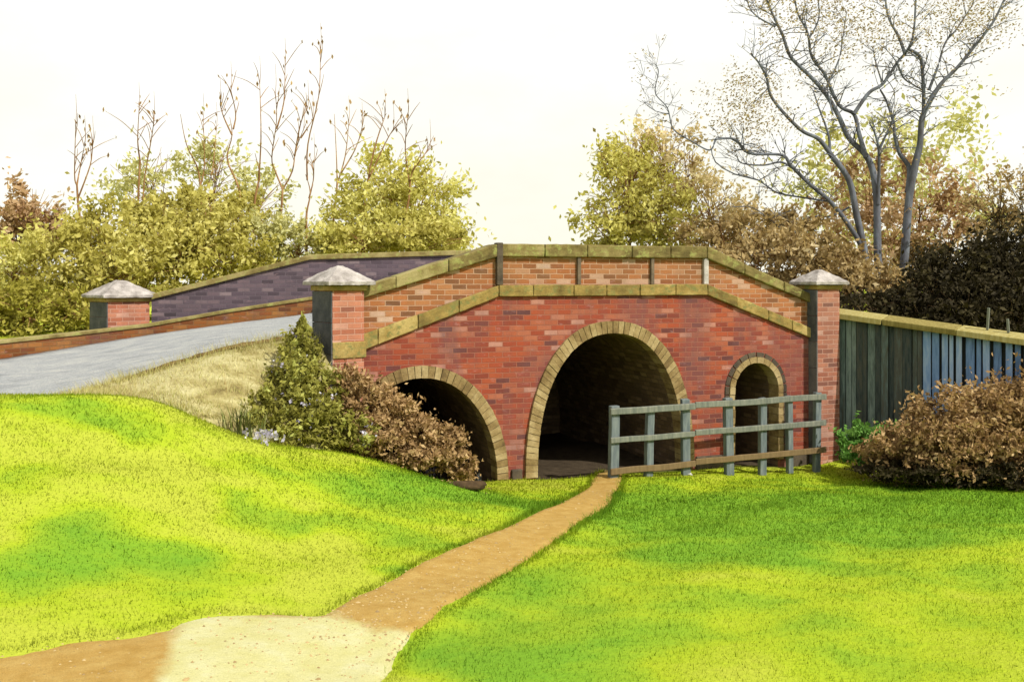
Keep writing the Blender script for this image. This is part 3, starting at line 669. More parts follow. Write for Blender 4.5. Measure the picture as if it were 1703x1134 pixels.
# ------------------------------------------------------------------ foliage
def leaves(lobes, n, size, clump=.20, k_per=34, up=.3, asp=1.7, base=None):
    """leaf-sized quads gathered in clumps through ellipsoid lobes; returns verts, faces, tint."""
    vol = np.array([r[0]*r[1]*r[2] for _, r in lobes])**(2/3); vol /= vol.sum(); Vv, T = [], []
    for (c, r), wv in zip(lobes, vol):
        r = np.array(r); m = max(20, int(n*wv)); kc = max(8, int(m/k_per)); d = rng.normal(size=(kc, 3)); d /= np.linalg.norm(d, axis=1)[:, None]
        rad = .28+.80*rng.random(kc)**.6; cc = d*rad[:, None]
        ax = d+np.array([0, 0, .55])+rng.normal(size=(kc, 3))*.35; ax /= np.linalg.norm(ax, axis=1)[:, None]
        ct = rng.random(kc); w_ = .25+rng.random(kc)**2*1.6; ci = rng.choice(kc, m, p=w_/w_.sum())
        p = cc[ci]+rng.normal(size=(m, 3))*clump*(.35+.45*ct[ci])[:, None]+ax[ci]*(rng.gamma(1.6, .5, m)*clump*1.25)[:, None]
        Vv.append(np.array(c)+p*r); T.append(np.clip(.55*ct[ci]+.45*rng.random(m), 0, 1))
    c = np.concatenate(Vv); t = np.concatenate(T); m = len(c)
    a = rng.normal(size=(m, 3)); a[:, 2] += up; a /= np.linalg.norm(a, axis=1)[:, None]
    b = np.cross(a, rng.normal(size=(m, 3))); b /= np.linalg.norm(b, axis=1)[:, None]; nn = np.cross(a, b)
    s = size*(.55+.9*rng.random(m))[:, None]
    v = np.stack([c-a*s*asp*.5, c+b*s*.42+nn*s*.12, c+a*s*asp*.5, c-b*s*.42+nn*s*.12], 1)
    if base is not None:
        lim = base(v[..., 0].ravel(), v[..., 1].ravel()).reshape(v.shape[:2]); keep = (c[:, 2] > lim.mean(1)+.01); v, t = v[keep], t[keep]; m = len(v)
    return v.reshape(-1, 3), np.arange(4*m).reshape(m, 4), np.repeat(t, 4)
def lobe_px(px, py, D, rx, ry, rd=None):         # lobe from a bearing and apparent radii (photo px) at distance D
    q = P(px, py, D); s = D/F; return (tuple(q), (rx*s, (rd if rd else (rx+ry)*.5*s), ry*s))
def limb_lines(base, lobes, r0, twigs=8, tw_len=.35, tw_r=.012):
    ls = []
    for c, r in lobes:
        c = Vector(c); mid_ = base.lerp(c, .5)+Vector((random.uniform(-.1, .1), random.uniform(-.1, .1), .08))*max(r)
        ls.append(([base, mid_, c], [r0, r0*.6, r0*.3]))
        for _ in range(twigs):
            d = Vector((random.gauss(0, 1), random.gauss(0, 1), random.gauss(.5, .8))).normalized()
            e = c+Vector((d.x*r[0], d.y*r[1], d.z*r[2]))*random.uniform(.8, 1.0+tw_len); s = c.lerp(mid_, random.uniform(0, .5))
            m2 = s.lerp(e, .5)+Vector((random.uniform(-.08, .08), random.uniform(-.08, .08), random.uniform(0, .1)))*max(r)
            ls.append(([s, m2, e], [tw_r, tw_r*.7, tw_r*.35]))
    return ls
def shrub(name, label, cat, lobes, n, size, leafm, barkm, r0=.05, group=None, twigs=8, tw_len=.25, tw_r=.012, basez=None, clump=.2, cut=False, basept=None, **kw):
    cs = np.array([c for c, _ in lobes]); bx, by = cs[:, 0].mean(), cs[:, 1].mean()
    if basept: bx, by = basept
    bz = H(bx, by) if basez is None else basez
    t = empty(name, (bx, by, bz), label, cat, group)
    lb = [((c[0]-bx, c[1]-by, c[2]-bz), r) for c, r in lobes]
    bs = (lambda x, y: height(x+bx, y+by)-bz) if cut else None
    v, f, tt = leaves(lb, n, size, clump, base=bs, **kw)
    link('crown', mesh_np('crown', v, f, 4, {'tint': tt}), leafm, t)
    link('trunk', tubes_mesh('trunk', limb_lines(Vector((0, 0, -.1)), lb, r0, twigs, tw_len, tw_r), 5, 3), barkm, t)
    return t
LC = lambda r, g, b: lit(r, g, b, .95)
lm_olive = leaf_mat('olive_leaves', [LC(134, 128, 58), LC(166, 158, 78), LC(194, 186, 104), LC(216, 210, 140)], .45)
lm_green = leaf_mat('yellow_green_leaves', [LC(152, 146, 68), LC(184, 178, 94), LC(208, 204, 124), LC(226, 222, 156)], .45)
lm_pale = leaf_mat('pale_leaves', [lit(186, 180, 112, 1.3), lit(208, 204, 136, 1.3), lit(224, 222, 158, 1.3), lit(232, 230, 180, 1.3)], .4)
lm_hedge = leaf_mat('hedge_leaves', [LC(108, 106, 40), LC(140, 134, 54), LC(166, 158, 72), LC(190, 182, 104)], .4)
lm_brown = leaf_mat('brown_leaves', [LC(96, 76, 48), LC(142, 114, 76), LC(170, 140, 98), LC(198, 172, 126)], .34)
lm_russet = leaf_mat('russet_leaves', [LC(132, 104, 74), LC(164, 132, 98), LC(186, 158, 122), LC(208, 188, 154)], .42)
lm_tan = leaf_mat('tan_leaves', [LC(164, 142, 100), LC(192, 172, 130), LC(212, 196, 156), LC(224, 214, 172)], .42)
lm_umber = leaf_mat('umber_leaves', [LC(108, 90, 58), LC(144, 122, 80), LC(174, 152, 106), LC(202, 186, 146)], .42)
lm_dark = leaf_mat('dark_leaves', [(.012, .009, .003, 1), (.022, .017, .006, 1), (.035, .027, .010, 1), (.07, .058, .02, 1)], .15)
lm_ivy = leaf_mat('ivy_leaves', [LC(88, 86, 36), LC(124, 120, 52), LC(152, 148, 70), LC(182, 188, 108)], .36)
lm_lilac = leaf_mat('lilac_blossom', [LC(128, 122, 146), LC(156, 150, 176), LC(184, 178, 200), LC(210, 208, 214)], .3)
lm_white = leaf_mat('white_blossom', [LC(200, 204, 196), LC(226, 228, 220), LC(240, 242, 238)], .3)
lm_blade = leaf_mat('dark_blades', [LC(44, 44, 18), LC(70, 72, 26), LC(98, 104, 50), LC(120, 130, 80)], .2)
lm_spring = leaf_mat('spring_green_leaves', [LC(60, 92, 40), LC(82, 124, 48), LC(108, 150, 70), LC(136, 176, 92)], .3)
lm_straw = leaf_mat('straw_stems', [LC(110, 84, 40), LC(146, 114, 60), LC(176, 146, 86)], .2)
bk_brown = bark_mat('brown_bark', [LC(92, 66, 40), LC(132, 98, 62), LC(164, 132, 96)])
bk_grey = bark_mat('blue_grey_bark', [lit(74, 70, 70, 1.2), lit(100, 102, 110, 1.2), lit(126, 134, 144, 1.2)], 5)
bk_dark = bark_mat('dark_bark', [LC(50, 40, 26), LC(76, 60, 40), LC(104, 86, 62)])
bk_tan = bark_mat('tan_bark', [LC(120, 92, 58), LC(156, 122, 82), LC(186, 154, 116)])

GL = 'shrubs beyond the left parapet'
def bg_shrub(label, lob, n, size, lm, bk=bk_brown, name='shrub', group=GL, cat='shrub', **kw):
    n = int(n*.62); kw['twigs'] = int(kw.get('twigs', 8)*2.2)+8; kw['tw_len'] = kw.get('tw_len', .25)+.12
    lb = [lobe_px(*q) for q in lob]; return shrub(name, label, cat, lb, n, size, lm, bk, group=group, **kw)
bg_shrub('brown twiggy bush at the far left edge of the hedge', [(52, 362, 25, 46, 46), (30, 400, 25, 36, 40), (84, 385, 25, 26, 36)], 4420, 0.095, lm_russet, tw_len=.3, twigs=18, clump=.24)
bg_shrub('low pale olive bush at the far left below the brown one', [(24, 455, 23.5, 60, 50), (-40, 470, 24, 60, 70)], 6760, 0.084, lm_green)
bg_shrub('dark green low bush left of the wide-capped pillar', [(40, 520, 21.8, 70, 40), (120, 520, 22, 55, 38), (-30, 515, 22, 60, 50)], 10920, 0.073, lm_hedge)
bg_shrub('broad olive bush above the wide-capped pillar', [(130, 440, 23.5, 70, 64), (180, 425, 24, 70, 68), (215, 470, 23, 70, 60)], 16900, 0.084, lm_olive)
bg_shrub('olive bush with yellow top in the middle of the left hedge', [(262, 400, 25, 62, 58), (300, 440, 24, 66, 60), (250, 356, 25.5, 46, 32)], 13520, 0.084, lm_olive)
bg_shrub('tall olive bush behind the slope of the purple-grey wall', [(352, 395, 25, 58, 60), (375, 430, 24.5, 66, 52), (325, 350, 26, 46, 36), (395, 360, 26.2, 40, 36)], 13520, 0.084, lm_olive)
bg_shrub('small pale bush where the purple-grey wall levels off', [(455, 400, 25.5, 50, 42), (498, 415, 25.5, 36, 26)], 5200, 0.078, lm_pale)
bg_shrub('pale yellow leafy bush rising behind the left hedge', [(240, 300, 27.5, 60, 44), (360, 280, 28, 60, 40), (440, 330, 28, 46, 40)], 3900, 0.095, lm_pale, clump=.26)
bg_shrub('large rounded yellow-green tree left of the sky gap', [(650, 318, 27, 70, 58), (605, 365, 26.5, 66, 54), (700, 345, 26.8, 66, 54), (735, 385, 26.5, 44, 36), (560, 395, 26.3, 42, 34), (655, 390, 26, 110, 34)], 17680, 0.090, lm_green, name='tree', group=None, cat='tree', tw_len=.28, twigs=10, clump=.22)
bg_shrub('olive bush under the rounded yellow-green tree', [(600, 405, 25, 62, 26), (700, 400, 25, 70, 26)], 7280, 0.084, lm_olive)

lm_r1 = leaf_mat('ochre_leaves', [LC(140, 126, 68), LC(172, 164, 84), LC(198, 192, 106), LC(220, 216, 144)], .42)
GR = 'shrubs beyond the right parapet'
bg_shrub('rounded olive bush right of the sky gap', [(1050, 330, 26, 66, 76), (1020, 375, 25.5, 60, 44), (1100, 370, 25.5, 60, 50), (1048, 270, 26.5, 44, 46)], 13520, 0.084, lm_r1, group=GR, twigs=14, tw_len=.25, tw_r=.014)
bg_shrub('grey tan twiggy bush leaning over the parapet', [(1180, 345, 26, 62, 46), (1230, 385, 25.5, 60, 38), (1100, 250, 27, 52, 40), (1140, 295, 27, 50, 40)], 5980, 0.084, lm_tan, group=GR, twigs=16, tw_len=.2, clump=.25)
bg_shrub('brown bush behind the sloping right parapet', [(1260, 430, 23, 60, 44), (1330, 430, 23, 60, 50), (1200, 400, 24, 60, 34), (1300, 390, 24, 60, 36)], 13520, 0.078, lm_umber, group=GR)
bg_shrub('tan brown bush round the foot of the bare tree', [(1420, 480, 22.5, 60, 36), (1480, 482, 22.5, 58, 36), (1395, 448, 23, 46, 36), (1535, 455, 24.8, 46, 46)], 11960, 0.078, lm_umber, group=GR)
bg_shrub('reddish brown leafy bush between the bare tree stems', [(1440, 330, 25.2, 66, 56), (1530, 340, 25.2, 64, 64), (1480, 395, 25, 80, 46), (1590, 380, 25, 46, 40)], 6240, 0.090, lm_russet, group=GR, clump=.24)
bg_shrub('pale yellow tree far behind the bare tree', [(1430, 250, 32, 90, 56), (1560, 270, 32, 80, 70), (1370, 330, 32, 60, 50), (1630, 330, 31, 46, 50), (1480, 350, 31, 100, 60)], 6760, 0.123, lm_pale, bk_tan, name='tree', group=None, cat='tree', clump=.26, twigs=3, tw_len=.05)
bg_shrub('very dark evergreen bush behind the board fence', [(1610, 468, 20, 76, 52), (1690, 460, 20, 80, 64), (1560, 490, 19.6, 60, 50), (1660, 500, 19.4, 90, 50), (1780, 450, 20, 80, 90), (1600, 520, 19.0, 70, 36), (1700, 530, 18.6, 80, 40), (1450, 515, 19.4, 60, 26), (1520, 520, 19.2, 50, 28)], 62000, 0.062, lm_dark, bk_dark, group=GR)
bg_shrub('twiggy olive bush at the right edge above the dark one', [(1660, 355, 23, 52, 44), (1715, 345, 23, 50, 60)], 3900, 0.067, lm_umber, bk_dark, group=GR, twigs=22, tw_len=.35, clump=.25)

# thin saplings above the left hedge
sap = [('thin forked sapling at the far left above the hedge', 26, [[(133, 380), (130, 340), (128, 308)], [(128, 308), (133, 280), (141, 240)], [(128, 308), (124, 290), (126, 205)], [(130, 330), (150, 275), (154, 240)]]),
       ('double-stemmed sapling left of the tall saplings', 26, [[(228, 400), (230, 330), (233, 268)], [(233, 268), (229, 235), (231, 185)], [(238, 360), (240, 300), (252, 230), (256, 200)]]),
       ('slender sapling with a leaning top in mid hedge', 27, [[(332, 400), (333, 340), (330, 285), (310, 240), (300, 190)], [(333, 310), (340, 275), (338, 200)], [(333, 330), (352, 290), (360, 215)]]),
       ('crooked brown sapling leaning left', 26, [[(400, 350), (396, 310), (378, 265), (386, 225), (382, 195)], [(386, 225), (372, 195), (366, 175)], [(388, 215), (392, 190), (384, 150)]]),
       ('straight brown sapling with few twigs', 26, [[(422, 360), (428, 310), (432, 290), (424, 255)], [(430, 300), (434, 230), (432, 140)]]),
       ('tall Y-shaped sapling with spreading upper twigs', 26, [[(464, 400), (468, 350), (470, 315)], [(470, 315), (458, 285), (452, 262), (460, 200), (458, 155)], [(470, 315), (486, 285), (492, 250), (505, 215)], [(490, 260), (500, 205), (512, 180)], [(460, 215), (472, 170), (474, 110)], [(500, 230), (520, 200)]]),
       ('short forked brown sapling beside the Y-shaped one', 25.6, [[(510, 395), (510, 355), (516, 320), (508, 290)], [(514, 330), (521, 300), (522, 270)], [(511, 300), (512, 240), (530, 160), (533, 85)]]),
       ('pale sapling left of the rounded tree', 27, [[(553, 390), (560, 320), (560, 270), (556, 190)], [(560, 310), (574, 260), (580, 205)], [(566, 290), (590, 250), (602, 215)]]),
       ('brown upright sapling inside the rounded tree', 26, [[(600, 410), (605, 350), (618, 265), (632, 215)], [(612, 300), (640, 240), (654, 215)], [(615, 280), (628, 230), (640, 195)]]),
       ('leaning sapling at the right of the rounded tree', 26, [[(670, 400), (680, 330), (686, 285), (712, 235)], [(686, 285), (700, 265), (715, 245)], [(682, 310), (674, 250), (678, 195)]])]
SG = 'bare saplings above the left hedge'
for lab, D, ls in sap:
    b = P(*ls[0][0], D); gz = H(b.x, b.y)
    t = empty('sapling', (b.x, b.y, gz), lab, 'sapling', SG); lines, lv = [], []
    for i, l in enumerate(ls):
        pts = [P(a, c, D+.25*random.uniform(-1, 1)*(i > 0)*k)-t.location for k, (a, c) in enumerate(l)]
        if i == 0: pts = [Vector((pts[0].x, pts[0].y, -.1))]+pts; end = .025 if any(o[0] == l[-1] for o in ls[1:]) else .006; rad = [.036]+[.036+(end-.036)*k/(len(l)-1) for k in range(len(l))]
        else: rad = [.025-.018*k/(len(l)-1) for k in range(len(l))]
        lines.append((pts, rad))
        pp, _ = smooth_line(pts, rad, 6)
        for q in pp[len(pp)//2:]:
            if i and random.random() < .8:
                d = Vector((random.gauss(0, .28), random.gauss(0, .28), random.uniform(.25, .6))); lines.append(([q, q+d*.5+Vector((.02, 0, .05)), q+d], [.011, .009, .004]))
                if random.random() < .5: lv.append(q+d*1.05)
        if i:
            e = pp[-1]
            for k in range(random.randint(2, 4)): lv.append(e+Vector((random.gauss(0, .07), random.gauss(0, .07), .0+.2*k)))
            lines.append(([e, e+Vector((.02, 0, .3)), e+Vector((.0, 0, .75))], [.008, .006, .003]))
    link('trunk', tubes_mesh('trunk', lines, 5, 4), bk_tan if 'pale' in lab else bk_brown, t)
    V, Tn = [], []
    for q in lv:
        for _ in range(2):
            a = Vector((random.gauss(0, .35), random.gauss(0, .35), 1)).normalized(); bb = a.cross(Vector((random.gauss(0, 1), random.gauss(0, 1), .1))).normalized(); s = random.uniform(.05, .085)
            V += [q-a*s, q+bb*s*.42, q+a*s, q-bb*s*.42]; Tn += [random.random()]*4
    link('buds', mesh_np('buds', [tuple(v) for v in V], np.arange(len(V)).reshape(-1, 4), 4, {'tint': Tn}), lm_brown, t)['kind'] = 'stuff'

# the big bare tree on the right
TD = 24.0
TR = [  # (points, start radius px, end radius px, depth lean)
 ([(1452, 505), (1445, 470), (1436, 410), (1425, 360), (1412, 300), (1385, 262)], 11, 6, -.2),
 ([(1385, 262), (1362, 232), (1330, 215), (1285, 165), (1275, 130), (1262, 105), (1250, 92)], 6, 1.6, -.5),
 ([(1380, 255), (1378, 225), (1362, 180), (1352, 150)], 4, 1.2, .3),
 ([(1468, 500), (1460, 430), (1458, 330), (1450, 280), (1437, 255), (1412, 230), (1393, 190), (1372, 155), (1345, 125), (1315, 95), (1302, 60), (1290, 35), (1275, 0), (1262, -40)], 11, 2, .4),
 ([(1290, 45), (1262, 30), (1246, 12), (1238, -20)], 2.4, 1, .2),
 ([(1440, 262), (1428, 220), (1420, 190), (1395, 175), (1372, 125), (1350, 95), (1343, 55), (1326, 20), (1318, -30)], 6, 2, .7),
 ([(1345, 65), (1362, 30), (1358, -20)], 2.4, 1.2, 0),
 ([(1420, 190), (1445, 155), (1468, 140), (1492, 105), (1510, 82), (1520, 50), (1524, -30)], 5, 2, .1),
 ([(1468, 140), (1458, 110), (1452, 82)], 2.2, 1, .3),
 ([(1505, 90), (1494, 60), (1478, 30), (1470, -20)], 4, 2, .6),
 ([(1492, 105), (1503, 130), (1520, 142), (1534, 150)], 2.4, 1.4, .2),
 ([(1510, 82), (1530, 95), (1535, 130), (1536, 180), (1532, 230)], 3.4, 4.5, .2),
 ([(1500, 500), (1505, 420), (1512, 330), (1522, 275), (1530, 240), (1533, 200), (1545, 172), (1565, 140), (1590, 115), (1615, 85), (1650, 40), (1670, 0)], 13, 2, -.3),
 ([(1545, 150), (1560, 110), (1572, 72), (1590, 50), (1620, 5)], 3.4, 1.4, .4),
 ([(1510, 320), (1512, 280), (1496, 255), (1488, 225), (1486, 205), (1475, 170), (1464, 150)], 7, 2, .3),
 ([(1460, 340), (1462, 260), (1456, 225), (1446, 205)], 5, 1.4, -.4),
 ([(1462, 250), (1478, 215), (1487, 195)], 3, 1.4, .1),
 ([(1444, 440), (1425, 395), (1385, 340), (1345, 305), (1315, 275), (1300, 258), (1245, 255), (1222, 232), (1190, 232)], 6.5, 2, -.9),
 ([(1325, 285), (1300, 270), (1270, 275), (1235, 272), (1226, 262)], 3.2, 1.2, -.3),
 ([(1190, 232), (1180, 250), (1150, 235), (1120, 215), (1110, 180), (1090, 155), (1095, 120), (1090, 108)], 2.2, .9, -.4),
 ([(1112, 190), (1090, 185), (1072, 172)], 1.3, .7, .1),
 ([(1183, 248), (1190, 270), (1222, 290), (1262, 300), (1290, 320), (1330, 328), (1376, 335)], 1.2, 2.2, -.2),
 ([(1412, 345), (1380, 360), (1345, 362), (1310, 385), (1280, 365), (1250, 345), (1215, 345)], 2.4, .9, -.5),
 ([(1370, 155), (1395, 100), (1402, 60), (1408, 20)], 2.6, 1, .4),
 ([(1385, 190), (1378, 160), (1376, 140)], 2, 1, .4),
]
tb = P(1480, 505, TD); tz = H(tb.x, tb.y)
tree = empty('bare_tree', (tb.x, tb.y, tz), 'tall bare tree with blue-grey branches and sparse tan leaves behind the right pillar', 'tree')
lines, tips = [], []
for pts, ra, rb, lean in TR:
    n = len(pts); v = []
    for i, (a, b) in enumerate(pts):
        D = TD+lean*1.4*i/n; v.append(P(a, b, D)-tree.location)
    if pts[0][1] > 480: v = [Vector((v[0].x, v[0].y, -.2))]+v; n += 1
    rad = [(ra+(rb-ra)*(i/(n-1))**.7)*.74*TD/F for i in range(n)]
    lines.append((v, rad)); pp, rr = smooth_line(v, rad, 4)
    for q, r in zip(pp[len(pp)//3:], rr[len(pp)//3:]):
        if r < .07 and random.random() < .75:
            for _ in range(2):
                d = Vector((random.gauss(-.1, .8), random.gauss(0, .7), random.gauss(.45, .5))); d = d.normalized()*random.uniform(.25, .8)
                m2 = q+d*.5+Vector((random.gauss(0, .06), random.gauss(0, .06), .05)); e = q+d
                r1 = min(r*.5, .016); lines.append(([q, m2, e], [r1, r1*.7, .004])); tips.append(e); tips.append(m2)
                for _ in range(2):
                    d2 = (d.normalized()+Vector((random.gauss(0, .6), random.gauss(0, .6), random.gauss(.1, .4)))).normalized()*random.uniform(.15, .4)
                    lines.append(([m2, m2+d2*.6, m2+d2+Vector((0, 0, .04))], [r1*.5, .005, .003])); tips.append(m2+d2)
trunk_lines = lines
link('trunk', tubes_mesh('trunk', [l for l in lines if l[1][0] > .02], 8, 5), bk_grey, tree)
link('twigs', tubes_mesh('twigs', [l for l in lines if l[1][0] <= .02], 4, 2), bk_grey, tree)['kind'] = 'stuff'
# sparse leaves: on the twigs, denser in a few sprays
V, Tn = [], []
def spray(c, r, n, s0):
    for _ in range(n):
        q = c+Vector((random.gauss(0, r), random.gauss(0, r), random.gauss(0, r*.8)))
        a = Vector((random.gauss(.6, .6), random.gauss(0, .6), random.gauss(.35, .5))).normalized(); bb = a.cross(Vector((random.gauss(0, 1), random.gauss(0, 1), random.gauss(0, 1)))).normalized(); s = s0*random.uniform(.6, 1.3)
        V.extend([q-a*s, q+bb*s*.45, q+a*s, q-bb*s*.45]); Tn.extend([random.random()]*4)
for e in tips:
    if random.random() < .5: spray(e, .13, random.randint(1, 3), .036)
for px, py, rx, n in ((1235, 150, 34, 150), (1260, 190, 28, 110), (1350, 20, 40, 130), (1290, 20, 26, 70), (1440, 20, 40, 120), (1480, 50, 30, 70), (1600, 30, 40, 170), (1640, 20, 30, 130), (1410, 80, 40, 60), (1330, 170, 50, 50), (1230, 215, 24, 60), (1560, 120, 40, 40), (1395, 30, 30, 60), (1540, 20, 30, 60)):
    for _ in range(int(n/1.6)):
        q = P(px+random.gauss(0, rx), py+random.gauss(0, rx*.7), TD+random.gauss(0, .6))-tree.location; spray(q, .14, 9, .036)
link('leaves', mesh_np('leaves', [tuple(v) for v in V], np.arange(len(V)).reshape(-1, 4), 4, {'tint': Tn}), leaf_mat('tan_spray_leaves', [lit(132, 108, 66, 1.3), lit(160, 138, 92, 1.3), lit(178, 160, 112, 1.3), lit(194, 180, 128, 1.3)], .3), tree)['kind'] = 'stuff'

# ------------------------------------------------------------------ planting in front of the bridge
def front(label, lob, n, size, lm, bk, name='shrub', cat='shrub', group=None, blossom=None, **kw):
    lb = [lobe_px(*q) for q in lob]; t = shrub(name, label, cat, lb, n, size, lm, bk, group=group, cut=True, **kw)
    if blossom:
        lm2, k, s2 = blossom; bl = [((c[0]-t.location.x, c[1]-t.location.y, c[2]-t.location.z), tuple(1.06*x for x in r)) for c, r in lb]
        v, f, tt = leaves(bl, k, s2, .16, k_per=3, asp=1.1); link('blossom', mesh_np('blossom', v, f, 4, {'tint': tt}), lm2, t)['kind'] = 'stuff'
    return t
front('olive ivy-like shrub dotted with lilac blossom below the left pillar', [(503, 556, 14.2, 14, 22), (492, 590, 14.0, 24, 34), (478, 628, 13.7, 26, 30), (505, 640, 13.6, 24, 44), (512, 680, 13.3, 40, 34), (512, 618, 14.15, 22, 44), (538, 672, 13.7, 34, 26), (550, 648, 13.72, 20, 28), (590, 722, 13.2, 34, 22), (452, 672, 13.3, 28, 28), (424, 690, 13.1, 34, 32), (400, 708, 12.85, 34, 22), (378, 716, 12.7, 22, 12), (470, 712, 12.95, 52, 30), (545, 712, 13.15, 46, 32)], 30000, 0.042, lm_ivy, bk_dark, r0=.025, tw_r=.007, twigs=12, tw_len=.15, blossom=(lm_lilac, 420, .05), clump=.17)
front('rust-brown shrub spilling down in front of the left arch', [(580, 636, 13.75, 20, 28), (606, 668, 13.8, 40, 34), (560, 668, 13.7, 24, 26), (652, 700, 13.9, 44, 32), (700, 724, 14.0, 44, 26), (742, 745, 14.1, 30, 30), (770, 776, 14.2, 22, 24), (615, 722, 13.5, 44, 28), (690, 758, 13.7, 44, 20)], 26000, 0.039, lm_brown, bk_dark, r0=.022, tw_r=.007, twigs=14, tw_len=.22, clump=.18)
front('big brown shrub spreading along the foot of the board fence', [(1640, 700, 15.2, 76, 52), (1700, 690, 15.2, 74, 60), (1570, 720, 15.4, 60, 54), (1510, 745, 15.5, 50, 36), (1460, 758, 15.7, 38, 22), (1600, 748, 15.1, 80, 38), (1700, 738, 15.0, 80, 48), (1790, 700, 15, 70, 80)], 38000, 0.044, lm_brown, bk_dark, r0=.03, tw_r=.008, twigs=16, tw_len=.14, clump=.17)
front('small green leafy plant at the foot of the right pillar', [(1425, 738, 16.6, 26, 26), (1462, 730, 16.5, 36, 20), (1490, 725, 16.5, 22, 14), (1430, 755, 16.4, 28, 18)], 3600, 0.048, lm_spring, bk_dark, name='plant', cat='plant', r0=.01, tw_r=.005, twigs=4)
front('dark brambles trailing over the grass at the right', [(1470, 782, 15.4, 46, 12), (1540, 785, 15.2, 60, 14), (1620, 785, 14.9, 70, 18), (1700, 790, 14.6, 60, 18)], 6400, 0.041, lm_dark, bk_dark, name='bramble', cat='bramble', r0=.01, tw_r=.005, twigs=8, tw_len=.3)

def blades(name, label, cat, spots, lm, n, hmin, hmax, wd, lean, group=None, spread=.12, headm=None):
    c = Vector((sum(p.x for p in spots)/len(spots), sum(p.y for p in spots)/len(spots), 0)); c.z = H(c.x, c.y)
    t = empty(name, c, label, cat, group); V, Fc, T, hd = [], [], [], []
    for p in spots:
        for _ in range(n):
            x, y = p.x+random.gauss(0, spread), p.y+random.gauss(0, spread); z = H(x, y)-.02; h = random.uniform(hmin, hmax)
            az = random.uniform(0, 2*math.pi); ln = random.uniform(.1, lean)*h; d = Vector((math.cos(az), math.sin(az), 0)); q = Vector((-d.y, d.x, 0))*wd*random.uniform(.6, 1.2)
            b0 = Vector((x, y, z))-c; m_ = b0+Vector((0, 0, h*.6))+d*ln*.35; e = b0+Vector((0, 0, h))+d*ln
            i = len(V); V += [b0-q*.6, b0+q*.6, m_+q*.5, m_-q*.5, e+q*.05, e-q*.05]; Fc += [(i, i+1, i+2, i+3), (i+3, i+2, i+4, i+5)]; T += [random.random()]*6
            hd.append(e)
    link('blades', mesh_np('blades', [tuple(v) for v in V], Fc, 4, {'tint': T}), lm, t)['kind'] = 'stuff'
    if headm:
        V, T = [], []
        for e in hd:
            for k in range(3):
                q = e+Vector((random.gauss(0, .012), random.gauss(0, .012), -.03*k)); s = random.uniform(.018, .032); a = Vector((random.gauss(0, 1), random.gauss(0, .4), random.gauss(.5, 1))).normalized(); bb = a.cross(Vector((0, 1, .2))).normalized()
                V += [q-a*s, q+bb*s*.7, q+a*s, q-bb*s*.7]; T += [random.random()]*4
        link('flowers', mesh_np('flowers', [tuple(v) for v in V], np.arange(len(V)).reshape(-1, 4), 4, {'tint': T}), headm, t)['kind'] = 'stuff'
    return t
G = on_ground
blades('grass_tussock', 'dark spiky grass tussock at the left foot of the blossom shrub', 'tussock', [G(395+14*i, 722+2.0*i)+Vector((0, .12, 0)) for i in range(8)], lm_blade, 60, .16, .46, .016, .9, spread=.12)
blades('lilac_flowers', 'clump of small lilac flowers along the front of the blossom shrub', 'flowers', [G(430+20*i, 738)+Vector((0, .05, 0)) for i in range(8)], lm_ivy, 12, .08, .2, .006, .5, headm=lm_lilac, spread=.08)
blades('iris_clump', 'clump of broad grey-lilac leaves in front of the rust-brown shrub', 'plant', [G(610+14*i, 755+5*i) for i in range(9)], leaf_mat('grey_lilac_blades', [LC(96, 88, 96), LC(126, 122, 126), LC(146, 150, 120), LC(170, 176, 130)], .2), 9, .14, .34, .022, .7, spread=.06)
blades('white_flowers', 'white flowers at the right foot of the left arch', 'flowers', [G(795+9*i, 800-2*i) for i in range(5)], lm_spring, 9, .05, .13, .006, .5, headm=lm_white, spread=.05)
blades('dry_stems', 'tall dry straw-coloured stems on the bank left of the blossom shrub', 'dry stems', [P(410, 0, 13.2), P(376, 0, 13.0), P(425, 0, 13.3)], lm_straw, 7, .5, .78, .013, .25, spread=.05)
# dark rock and pale stones
M = Mat('rock', .9, .2); M.color(M.ramp(M.noise(9, 5, .6, M.pos()), [(.3, lit(52, 40, 24, 1.5)), (.6, lit(92, 72, 46, 1.5)), (.8, lit(120, 98, 68, 1.5))])); M.bump(M.noise(20, 5, .7, M.pos()), .7, .03); m_rock = M.m
m_pale = stone_mat('pale_stone', [BR(170, 168, 156), BR(206, 204, 192), BR(228, 228, 220)], 8)
def rock(name, label, p, sx, sy, sz, mat, group=None, cat='rock', rz=0):
    bm = bmesh.new(); bmesh.ops.create_icosphere(bm, subdivisions=3, radius=1); sd = random.uniform(0, 50)
    for v in bm.verts:
        k = 1+.35*mnoise.noise(v.co*1.4+Vector((sd, 0, 0)))+.12*mnoise.noise(v.co*4+Vector((sd, 3, 0))); v.co = Vector((v.co.x*sx*k, v.co.y*sy*k, v.co.z*sz*k))
    o = bm_obj(name, bm, mat); o.location = (p.x, p.y, H(p.x, p.y)+sz*.35); o.rotation_euler = (0, 0, rz)
    for f in o.data.polygons: f.use_smooth = True
    return tag(o, label, cat, group)
rock('dark_rock', 'flat dark brown rock in the grass below the rust-brown shrub', G(775, 812), .26, .13, .07, m_rock, rz=.2)
PG = 'pale stones at the foot of the bridge'
for px, py, sz, lab in ((1030, 788, .045, 'pale stone at the top of the path by the first fence post'), (1146, 790, .045, 'pale stone at the foot of the third fence post')):
    rock('pale_stone', lab, G(px, py), sz*1.3, sz, sz*.7, m_pale, PG, 'stone', random.uniform(0, 3))
